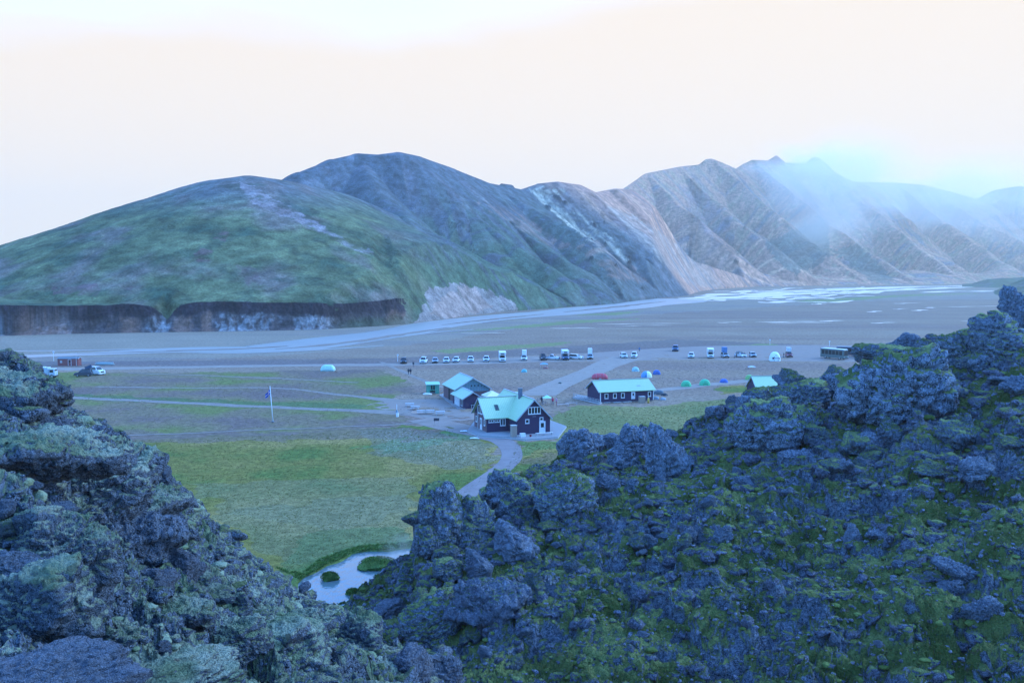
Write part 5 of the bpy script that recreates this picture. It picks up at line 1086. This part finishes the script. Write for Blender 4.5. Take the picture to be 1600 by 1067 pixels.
t = car(131, 587.8, r_(-80), PD_, 'black off-roader with its tailgate and roof tent raised', H=1.9, rack=True, group='')
MB().obox((-.7, .2, 1.98), (-.7, 1.9, 2.75), .1, .9).build('roof_tent', mat('dark blue tent cloth', (.06, .09, .14)), t)
car(151, 585.5, r_(62), PW_, 'white high-topped van nose out behind the black off-roader', H=2.35, L=4.9, W_=1.95, name='van', cat='van', group='')
ct = thing('container_hut', 'red boarded hut at the edge of the riverbed', 'hut', G(106, 571.5), R(3)); gable(ct, 'wall', mat('faded red boards', (.27, .085, .08), .7, wave=(0, .3)), 0, -3, 3, 0, 2.6, 2.1, 2.5, z0=0); groof(ct, mat('grey sheet roof', (.16, .18, .19)), 0, -3.15, 3.15, 0, 2.6, 2.1, 2.5, ov=.1)
window(ct, -2.2, -1.7, 0, 1.0, 1.6); door(ct, .2, 1.0, 0, .05, 1.9, mat('faded red boards', (.3, .1, .1)))
MB().box(2.7, 2.8, -.5, -.4, 0, 3.0).build('mast', M_GREYW, ct)
bt = thing('covered_boat', 'upturned grey-green boat lying on the gravel by the red hut', 'boat', G(163.5, 569.8), R(4)); m = MB(); rg = []
for i in range(13):
    u = -1 + i / 6; w = .9 * math.sqrt(max(.02, 1 - u * u)); rg.append([(u * 3, w * math.cos(a), .75 * (1 - .35 * u * u) * math.sin(a) * (w / .9) ** .5 + .02) for a in np.linspace(0, math.pi, 8)])
m.loft(rg).build('hull', mat('grey green hull', (.20, .26, .25), .5), bt, smooth=True); MB().box(-2.7, 2.7, -.03, .03, .5, .85).build('keel', M_GREYW, bt)
# buses half hidden behind the lava
def bus(px, py, rz, L, H, label, pm, roofm):
    t = thing('bus', label, 'bus', G(px, py), rz, 'buses behind the lava ridge'); W_ = 2.5
    MB().box(-W_ / 2, W_ / 2, -L / 2, L / 2, .45, H).build('body', pm, t, bevel=.12); MB().box(-W_ / 2 + .1, W_ / 2 - .1, -L / 2 + .3, L / 2 - .3, H, H + .14).build('roof', roofm, t, bevel=.05)
    MB().box(-1.05, 1.05, -L / 2 - .03, -L / 2 + .02, 1.35, H - .35).build('windscreen', GL, t)
    n = int(L // 1.5)
    for s in (-1, 1):
        for i in range(n): y = -L / 2 + .6 + i * (L - 1.0) / n; MB().box(s * 1.26 - .015, s * 1.26 + .015, y, y + (L - 1.0) / n - .2, 1.5, H - .45).build('window', GL, t)
    wheels(t, W_, (-L / 2 + 1.6, L / 2 - 2.0), .5, .28); lamps(t, W_, -L / 2 - .02, .85); MB().box(-1.25, 1.25, -L / 2 - .12, -L / 2 + .02, .35, .6).build('bumper', M_BLK, t); return t
bus(1303, 560.5, r_(35), 9, 3.3, 'dark green bus with pale roof, first of the buses behind the lava ridge', PG_, M_WHITE)
bus(1331, 556.5, r_(66), 10, 3.1, 'long dark blue bus side-on behind the lava ridge', PD_, M_BLUEP)
bus(1358, 560, r_(40), 8, 3.1, 'white-roofed bus nose on between two lava crags', PG_, M_WHITE)
car(1387, 554, r_(20), PW_, 'white van roof just showing above the moss brow', H=2.7, L=5.4, W_=2.0, name='van', cat='van', group='')

# ================================================================ TENTS
def dome(px, py, wpx, col, label, asp=.55, deep=.8, grp='dome tents on the campsite', rz=0., two=None, name='dome_tent', dk=None):
    p = G(px, py); w = wpx / F * p[1] / 2; h = w * 2 * asp; t = thing(name, label, 'tent', p, rz, grp); m = MB(); rings = []
    for j in range(9):
        s = math.sin(j / 8 * math.pi / 2); c = math.cos(j / 8 * math.pi / 2) ** .8; rings.append([(w * c * (1 + .07 * math.cos(4 * a + math.pi)) * math.cos(a), w * deep * c * (1 + .07 * math.cos(4 * a + math.pi)) * math.sin(a), h * s) for a in np.linspace(0, 2 * math.pi, 24, endpoint=False)])
    o = m.loft(rings, cap=False); o = m.build('flysheet', mat('tent cloth ' + str(col), col, .6, vary=.06), t, smooth=True)
    d = MB(); al = []
    for k in range(7):
        a = -math.pi / 2 + (k - 3) * .13; al.append(a)
    pts = [[(1.015 * w * math.cos(v) * math.cos(a), 1.015 * w * deep * math.cos(v) * math.sin(a), h * 1.01 * math.sin(v)) for a in (-math.pi / 2 - q, -math.pi / 2 + q)] for v, q in ((.02, .42), (.35, .36), (.7, .25), (.95, .12))]
    for i in range(3): d.add([pts[i][0], pts[i][1], pts[i + 1][1], pts[i + 1][0]], [(0, 1, 2, 3)])
    d.build('door', mat('tent door ' + str(dk or col), dk or tuple(c * .55 for c in col), .7), t)
    for a0_ in (math.pi / 4, -math.pi / 4):
        pl_ = MB(); ang = np.linspace(0, math.pi, 13); q = [(w * .99 * math.cos(v) * math.cos(a0_), w * deep * .99 * math.cos(v) * math.sin(a0_), h * 1.015 * math.sin(v) + .01) for v in ang]
        for i in range(12): pl_.tube(q[i], q[i + 1], .018, n=5)
        pl_.build('pole', M_MET, t)
    if two: # a second colour along one side
        s2 = MB(); rr = [[(x * 1.012, y * 1.012, z * 1.012) for x, y, z in r[-6:] + r[:5]] for r in rings[:8]]
        for i in range(7):
            for k in range(10): s2.add([rr[i][k], rr[i][k + 1], rr[i + 1][k + 1], rr[i + 1][k]], [(0, 1, 2, 3)])
        s2.build('panel', mat('tent cloth ' + str(two), two, .6), t)
    return t
def tunnel(px, py, wpx, hpx, col, label, rz=0.):
    p = G(px, py); w = wpx / F * p[1]; h = hpx / F * p[1]; t = thing('tunnel_tent', label, 'tent', p, rz, ''); rings = []
    for i in range(15):
        u = -1 + i / 7; hh = h * (1 - .45 * abs(u) ** 4) * (1 + .03 * math.cos(u * 3 * math.pi * 2)); rings.append([(u * w / 2, 1.2 * math.cos(a), hh * math.sin(a) ** .8) for a in np.linspace(.001, math.pi - .001, 12)])
    MB().loft(rings).build('flysheet', mat('tent cloth ' + str(col), col, .6, vary=.06), t, smooth=True)
    MB().add([(-.35, -1.24, .02), (.35, -1.24, .02), (.25, -.95, h * .7), (-.25, -.95, h * .7)], [(0, 1, 2, 3)]).build('door', mat('tent door dark', tuple(c * .6 for c in col)), t)
    for u in (-.5, .5):
        pl_ = MB(); q = [(u * w / 2, 1.22 * math.cos(a), h * 1.0 * math.sin(a) ** .8 + .02) for a in np.linspace(.05, math.pi - .05, 11)]; [pl_.tube(q[i], q[i + 1], .02, n=5) for i in range(10)]; pl_.build('pole', M_MET, t)
tunnel(512.5, 579.5, 21, 10, (.45, .62, .55), 'pale mint tunnel tent alone on the tundra, left of the parked cars')
tunnel(937, 591.5, 24, 8.5, (.55, .07, .09), 'red tunnel tent behind the bunkhouse roof')
dome(993, 580, 12.5, (.35, .52, .52), 'pale grey-green dome tent farthest from the bunkhouse')
dome(1010, 589.5, 18, (.12, .30, .50), 'blue and white dome tent peeking over the bunkhouse roof end', two=(.75, .78, .78))
dome(1026, 584.8, 13, (.05, .12, .33), 'deep blue dome tent behind the two-coloured one')
dome(1072, 603.5, 17, (.08, .46, .20), 'green dome tent nearest to the bunkhouse'); dome(1101, 602, 18, (.07, .44, .20), 'green dome tent, the one next to the small blue tent')
dome(1131, 597.6, 13.5, (.07, .13, .36), 'small blue dome tent between the green ones', asp=.45); dome(1171, 593, 14, (.22, .42, .13), 'yellowish green dome tent near the turquoise cabin roof')
dome(819, 581.5, 10, (.14, .42, .42), 'tiny teal dome tent on the open gravel behind the huts', asp=.5); dome(852.5, 575.8, 9, (.32, .12, .10), 'low rust-red tent in front of the blue canopy', asp=.35); dome(875, 599, 6, (.10, .12, .10), 'tiny dark tent by the curving track', asp=.4)
dome(1210.5, 563.6, 17.5, (.74, .76, .72), 'big white geodesic dome tent with two dark windows by the red off-roader', asp=.82, deep=1, name='geodesic_tent', grp='')
wt = [o for o in bpy.data.objects if o.name.startswith('geodesic_tent')][0]; wg = 17.5 / F * G(1210.5, 563.6)[1] / 2
for s in (-1, 1):
    m = MB(); c = Vector((s * wg * .48, -wg * .80, wg * .62)); n = c.normalized(); a = n.cross(Vector((0, 0, 1))).normalized(); b = a.cross(n)
    m.add([c * 1.05 + (a * math.cos(q) * .28 + b * math.sin(q) * .5) * 1.3 for q in np.linspace(0, 2 * math.pi, 14, endpoint=False)], [tuple(range(14))]); m.build('window', GL, wt)
# canopies
def canopy(px, py, wpx, hpx, col, label, rz=0.):
    p = G(px, py); w = wpx / F * p[1] / 2; h = hpx / F * p[1]; t = thing('canopy', label, 'canopy', p, rz); d = w * .8
    MB().add([(-w, -d, h * .72), (w, -d, h * .72), (w, d, h * .72), (-w, d, h * .72), (0, 0, h)], [(0, 1, 4), (1, 2, 4), (2, 3, 4), (3, 0, 4), (3, 2, 1, 0)]).build('canopy_cloth', mat('cloth ' + str(col), col, .7), t)
    for x in (-w + .05, w - .05):
        for y in (-d + .05, d - .05): MB().tube((x, y, 0), (x, y, h * .72), .03, n=6).build('pole', M_MET, t)
    return t
canopy(850, 574, 12, 7.5, (.14, .33, .55), 'blue four-legged canopy in front of the dark off-roader')
canopy(854.5, 632, 13.5, 15, (.45, .72, .62), 'pale green awning behind the main hut where two people stand'); canopy(1174.5, 576.5, 11, 5, (.50, .60, .66), 'low white folding canopy on the empty gravel below the grey off-roader')

# ================================================================ SMALL THINGS AROUND THE HUTS
def picnic(px, py, rz, label, w=1.9, grp='picnic tables in the yard'):
    t = thing('picnic_table', label, 'picnic table', G(px, py), rz, grp)
    MB().box(-w / 2, w / 2, -.36, .36, .72, .77).build('tabletop', M_GREYW, t)
    for s in (-1, 1): MB().box(-w / 2, w / 2, s * .72 - .14, s * .72 + .14, .42, .47).build('bench', M_GREYW, t)
    for x in (-w / 2 + .25, w / 2 - .25):
        MB().obox((x, -.7, 0), (x, -.2, .72), .07, .07).obox((x, .7, 0), (x, .2, .72), .07, .07).obox((x, -.8, .40), (x, .8, .40), .06, .08).build('leg_frame', M_GREYW, t)
picnic(640, 635.5, R(3), 'picnic table farthest out in the yard, left of the others'); picnic(648.5, 640, R(-2), 'picnic table just in front of the farthest one')
picnic(658.5, 646.5, R(4), 'picnic table at the left of the front three'); picnic(671.5, 646.3, R(2), 'picnic table in the middle of the front three'); picnic(687.5, 648.3, R(3), 'picnic table nearest the notice board')
M_PINK = mat('pinkish new timber', (.52, .38, .33), .8)
for px, py, lab in ((880, 634.5, 'long pinkish timber beam bench on the grass edge behind the main hut'), (893, 632.5, 'pale timber beam bench nearer to the bunkhouse terrace')):
    t = thing('timber_bench', lab, 'bench', G(px, py), R(8)); MB().box(-1.3, 1.3, -.15, .15, .40, .5).build('seat', M_PINK, t)
    for x in (-1.1, 1.1): MB().box(x - .08, x + .08, -.12, .12, 0, .40).build('leg', M_PINK, t)
nb = thing('notice_board', 'dark hooded notice board on two posts at the yard edge', 'notice board', G(682, 665), R(2))
MB().tube((-.35, 0, 0), (-.35, 0, 1.05), .05).build('post', M_PINK, nb); MB().tube((.35, 0, 0), (.35, 0, 1.05), .05).build('post', M_PINK, nb)
MB().add([(-.5, -.25, .95), (.5, -.25, .95), (.5, .3, 1.3), (-.5, .3, 1.3), (-.5, -.25, 1.02), (.5, -.25, 1.02), (.5, .3, 1.37), (-.5, .3, 1.37)], [(0, 3, 2, 1), (4, 5, 6, 7), (0, 1, 5, 4), (1, 2, 6, 5), (2, 3, 7, 6), (3, 0, 4, 7)]).build('panel', M_DARK, nb)
# flagpole
fp = thing('flagpole', 'tall white flagpole standing in the grass', 'flagpole', G(426.5, 659)); hp = 6.7
MB().tube((0, 0, 0), (-.42, 0, hp), .09, .05, 12).build('pole', M_WHITE, fp, smooth=True); MB().sphere((-.42, 0, hp + .06), (.08, .08, .08)).build('finial', M_WHITE, fp, smooth=True); MB().tube((0, 0, 0), (0, 0, .15), .3, n=12).build('footing', M_CONC, fp)
def flag():
    t = thing('flag', 'limp blue flag with a white and red cross on the white flagpole', 'flag', fp.location + Vector((-.44, 0, 0)))
    nx, nz = 25, 18; V = np.zeros((nz, nx, 3)); cu = [0, .5, .62, .76, .88, 2.0]
    for i in range(nz):
        for j in range(nx):
            u = j / (nx - 1); v = i / (nz - 1); V[i, j] = (-.8 * u - .10 * math.sin(u * 7 + v * 2) * u, .16 * math.sin(u * 12 + v) * (.3 + u), 6.2 - .95 * v - .9 * u ** 1.2)
    me = bpy.data.meshes.new('flag'); me.from_pydata(V.reshape(-1, 3).tolist(), [], grid_faces(nz, nx).tolist())
    for m_ in (mat('flag blue', (.02, .07, .34), .8), mat('flag white', (.8, .8, .8), .8), mat('flag red', (.55, .03, .06), .8)): me.materials.append(m_)
    for p in me.polygons:
        i, j = divmod(p.index, nx - 1); x = (j + .5) / (nx - 1) * 25; y = (i + .5) / (nz - 1) * 18; p.material_index = 2 if (8 < x < 10 or 8 < y < 10) else (1 if (7 <= x < 11 or 7 <= y < 11) else 0); p.use_smooth = True
    link('cloth', me, t)
flag()
# trampoline-like ring of dark gravel, bin, marker cone at the yard's left edge
t = thing('litter_bin', 'white round bin at the edge of the gravel yard', 'bin', G(621, 651)); MB().tube((0, 0, 0), (0, 0, .75), .25, .27, 14).build('body', M_WHITE, t); MB().tube((0, 0, .75), (0, 0, .82), .29, n=14).build('rim', M_FASC, t)
t = thing('sign_post', 'thin white post with blue-green wrapped base in the yard', 'post', G(620, 644)); MB().tube((0, 0, 0), (0, 0, 1.6), .05).build('post', M_WHITE, t); MB().tube((0, 0, 0), (0, 0, .5), .28, .1, 10).build('wrap', M_BLUEP, t)
for px, py, lab in ((724.5, 674.3, 'flat white stone slab by the deck corner'), (740, 685.3, 'small flat white stone at the start of the winding path'), (117, 646, 'white wedge-shaped stone beyond the near slope skyline'), (186, 677, 'pale stones in the grass at the boardwalk end')):
    o = bpy.data.objects.new('white_stone', rmesh(3, mat('whitewashed stone', (.7, .7, .68), .9))); COL.objects.link(o); o.location = G(px, py) + np.array([0, 0, .08]); k = .55 if px > 700 else .7; o.scale = (k, k * .7, .2); tag(o, lab, 'stone')
# poles / masts on the plain
for px, py, h, lab in ((84, 564, 3.2, 'slender pale mast left of the red hut'), (621.5, 565, 2.4, 'thin pale pole before the first parked car'), (1203, 538.5, 2.2, 'small white marker post out on the riverbed'), (1296, 541, 2.2, 'white marker post on the riverbed above the buses')):
    t = thing('marker_post', lab, 'post', G(px, py)); MB().tube((0, 0, 0), (0, 0, h), .07, .05).build('post', M_WHITE, t); MB().box(-.25, .25, -.05, .05, h - .5, h - .1).build('plate', M_WHITE, t)

# ================================================================ PEOPLE
SKIN = mat('skin', (.45, .28, .20), .6); HAIR = mat('dark hair', (.05, .035, .03), .8)
def person(px, py, rz, coat, trousers, label, stride=.2, h=1.75, arm=.1):
    p = G(px, py); t = bpy.data.objects.new('person', None); k = h / 1.75
    me = bpy.data.meshes.new('body'); V, E, Rr = [], [], []
    def v(x, y, z, r, pr=None): V.append((x * k, y * k, z * k)); Rr.append(r * k); i = len(V) - 1; (E.append((pr, i)) if pr is not None else None); return i
    pel = v(0, 0, .95, .15); ch_ = v(0, -.01, 1.2, .145, pel); sh_ = v(0, 0, 1.42, .13, ch_); nk = v(0, 0, 1.53, .055, sh_); hd = v(0, -.01, 1.62, .09, nk); tp = v(0, -.01, 1.70, .08, hd); ns = v(0, -.10, 1.61, .022, hd)
    for s in (-1, 1):
        hip = v(s * .10, 0, .88, .095, pel); kn = v(s * .11, -s * stride * .6 - .02, .50, .065, hip); an_ = v(s * .11, -s * stride + .03, .09, .045, kn); v(s * .12, -s * stride - .13, .04, .04, an_)
        so = v(s * .19, 0, 1.40, .07, sh_); el = v(s * .25, s * stride * .3, 1.12, .048, so); wr = v(s * (.24 + arm * .1), s * stride * .5 - .08, .88, .034, el); pa = v(s * .24, s * stride * .5 - .10, .81, .036, wr)
        for q in range(4): f0 = v(s * .24, s * stride * .5 - .13 + q * .021, .765 - .004 * (q in (1, 2)), .009, pa); v(s * .235, s * stride * .5 - .135 + q * .02, .725 - .006 * (q in (1, 2)), .008, f0)
        v(s * .225, s * stride * .5 - .155, .79, .010, pa)
    me.from_pydata(V, E, []); ob = bpy.data.objects.new('body', me); COL.objects.link(ob)
    ob.modifiers.new('skin', 'SKIN')
    for i, r in enumerate(Rr): me.skin_vertices[0].data[i].radius = (r, r)
    me.skin_vertices[0].data[0].use_root = True
    s_ = ob.modifiers.new('sub', 'SUBSURF'); s_.levels = 1; s_.render_levels = 1
    dg = bpy.context.evaluated_depsgraph_get(); nm = bpy.data.meshes.new_from_object(ob.evaluated_get(dg)); bpy.data.objects.remove(ob)
    for m_ in (SKIN, coat, trousers, M_BLK): nm.materials.append(m_)
    for pl_ in nm.polygons:
        z = pl_.center.z / k; x = abs(pl_.center.x) / k
        pl_.material_index = 3 if z < .12 else (0 if z > 1.5 or (z < .86 and x > .19) else (1 if z > .86 or x > .2 else 2)); pl_.use_smooth = True
    nm.name = 'body'; t = bpy.data.objects.new('person', nm); COL.objects.link(t); t.location = (p[0], p[1], gz1(p[0], p[1])); t.rotation_euler = (0, 0, rz)
    MB().sphere((0, .015 * k, 1.68 * k), (.10 * k, .11 * k, .085 * k), 10, 6).build('hair', HAIR, t, smooth=True)
    j = MB(); rings = [[(a * k * math.cos(q), b * k * math.sin(q), z * k) for q in np.linspace(0, 2 * math.pi, 12, endpoint=False)] for z, a, b in ((.84, .20, .15), (1.0, .20, .15), (1.2, .205, .155), (1.38, .20, .14), (1.46, .12, .10))]
    j.loft(rings).build('jacket', coat, t, smooth=True); return tag(t, label, 'person')
C_DK = mat('dark jacket', (.04, .045, .06), .8); C_RED = mat('red jacket', (.5, .05, .09), .8); C_PINK = mat('pink jacket', (.6, .3, .36), .8); C_BLU = mat('blue jacket', (.06, .16, .30), .8); C_TR = mat('dark trousers', (.05, .05, .07), .85); C_GR = mat('grey trousers', (.12, .12, .15), .85)
person(638.3, 585, R(170), C_DK, C_TR, 'person in dark clothes walking, left of the pair on the track'); person(641.6, 585, R(175), C_DK, C_TR, 'person in dark clothes walking, right of the pair on the track')
person(646, 573.5, R(10), C_DK, C_GR, 'lone person in dark clothes standing by the second parked car', .05)
person(863.5, 632.5, R(30), C_RED, C_GR, 'person in a red jacket under the pale green awning', .1); person(869.5, 632.8, R(-60), C_PINK, mat('red trousers', (.4, .07, .1), .85), 'person in a pink and white jacket beside the red-jacketed one', .1)
person(999, 549.5, R(0), C_BLU, C_TR, 'lone person in a blue jacket beyond the high-roofed van', .05); person(73, 602, R(-90), C_BLU, C_GR, 'person in teal clothes on the track under the camper truck', .25)
person(1151, 558.5, R(40), C_DK, C_TR, 'person in black at the left end of the crowded white car', .05); person(1163.5, 558.3, R(-40), C_DK, C_TR, 'person in black at the right end of the crowded white car', .05); person(1224.5, 558.8, R(90), C_DK, C_TR, 'person in black beside the red off-roader', .1)
person(846.5, 630.5, R(0), C_DK, C_TR, 'person in black leaning by the awning near the bicycles', .05)
def bicycle(px, py, rz, label):
    t = thing('bicycle', label, 'bicycle', G(px, py), rz, 'bicycles by the awning'); 
    for x in (-.52, .52):
        w = MB(); q = [(x + .33 * math.cos(a), 0, .34 + .33 * math.sin(a)) for a in np.linspace(0, 2 * math.pi, 17)]; [w.tube(q[i], q[i + 1], .022, n=5) for i in range(16)]; w.build('wheel', M_TYRE, t)
    f = MB(); A, B, C_, D_ = (-.52, 0, .34), (-.05, 0, .30), (-.18, 0, .80), (.40, 0, .82)
    for a, b in ((A, B), (B, C_), (A, C_), (C_, D_), (B, D_), (D_, (.52, 0, .34))): f.tube(a, b, .02, n=6)
    f.build('frame', PB_, t); MB().tube((.38, -.25, 1.0), (.38, .25, 1.0), .018).tube((.38, 0, 1.0), (.40, 0, .82), .018).build('handlebar', M_BLK, t); MB().box(-.32, -.06, -.07, .07, .86, .92).tube((-.18, 0, .8), (-.18, 0, .88), .02).build('saddle', M_BLK, t)
bicycle(841, 628.5, R(20), 'bicycle leaning behind the main hut roof, farther one'); bicycle(850, 633.5, R(-5), 'bicycle parked in front of the awning'); bicycle(1147.5, 559, R(80), 'dark bicycle standing beside the crowded white car')

# grassy islets in the pond
M_GR = moss_mat('wet bank grass', (.13, .20, .055), (.07, .12, .025), 1.2)
for px, py, w, asp, lab in ((515, 904, 31, 1.15, 'round grassy islet in the pond'), (590, 882, 64, .55, 'long low grass bank in the pond by the steam'), (551, 926, 22, .8, 'small grass tuft bank where the pond meets the lava')):
    p = G(px, py, -.2); s = w / F * p[1] / 2; v, f = rock(ICO5, 905 + w, (1, .8, .5), 22, .5, 0); V = v * np.array([1, 1.1, 1]) * s; V[:, 2] = v[:, 2] * s * asp * 1.1
    V += (.04 * s * (fbm(v[:, 0] * 14, v[:, 1] * 14, v[:, 2] * 6, o=2, seed=4)))[:, None] * np.array([1, 1, 1.5])
    o = link('grass_islet', np_mesh('grass_islet', V, f, M_GR)); o.location = p; tag(o, lab, 'islet')
    # blades
    n = 900; r0 = np.random.default_rng(w); th = r0.uniform(0, 6.28, n); rr = np.sqrt(r0.random(n)); bx, by = rr * np.cos(th) * s * .95, rr * np.sin(th) * s * .9; bz = s * asp * .5 * np.sqrt(np.maximum(0, 1 - rr ** 2)); hh = r0.uniform(.1, .28, n)
    lx, ly = r0.uniform(-.1, .1, n), r0.uniform(-.1, .1, n); Bv = np.stack([np.stack([bx - .015, by, bz], 1), np.stack([bx + .015, by, bz], 1), np.stack([bx + lx, by + ly, bz + hh], 1)], 1).reshape(-1, 3)
    g_ = link('grass', np_mesh('grass', Bv, np.arange(3 * n).reshape(-1, 3), M_GR), o)

# ================================================================ AIR: even haze round everything, and the showers drifting over the far peaks
def vol_mat(name, col, dens, aniso=.2, noise=None):
    m = bpy.data.materials.new(name); m.use_nodes = True; nt = m.node_tree; nt.nodes.clear(); g = N(nt)
    pv = g.n('ShaderNodeVolumePrincipled'); pv.inputs['Color'].default_value = (*col, 1); pv.inputs['Density'].default_value = dens; pv.inputs['Anisotropy'].default_value = aniso
    out = g.n('ShaderNodeOutputMaterial'); nt.links.new(pv.outputs[0], out.inputs['Volume'])
    if noise: nt.links.new(noise(g, dens), pv.inputs['Density'])
    return m
hz = MB().box(-4200, 5600, -60, 4900, -5, 470).build('haze', vol_mat('pale air', (1, .80, .58), 1.15e-4), kind='stuff')
def shower(name, c, size, dens, seed):
    def nz_(g, dens):
        o = g.n('ShaderNodeTexCoord').outputs['Object']; ln = g.n('ShaderNodeVectorMath', operation='LENGTH'); g._in(ln.inputs[0], o)
        f = g.ss(ln.outputs['Value'], 1.0, .15); n = g.noise(o, 1.6, 4, .6)
        return g.m('MULTIPLY', g.m('MULTIPLY', f, g.ss(n, .38, .66)), dens)
    v, f = ICO3; me = np_mesh(name, v, f, vol_mat(name + ' droplets', (1, .90, .80), dens, .45, nz_), True)
    o = link(name, me, kind='stuff'); o.location = c; o.scale = size; return o
c = D(1262, 262, 2750); s_ = shower('mist', c, (250, 280, 100), .0095, 1)
c = D(1280, 325, 2500); s_ = shower('mist', c, (330, 270, 220), .0085, 2); s_.rotation_euler = (0, R(-30), 0)
c = D(1430, 320, 3300); s_ = shower('mist', c, (900, 460, 240), .0050, 3)
c = G(625, 858, .8); s_ = shower('steam', c, (2.6, 2.6, 2.2), .22, 4)
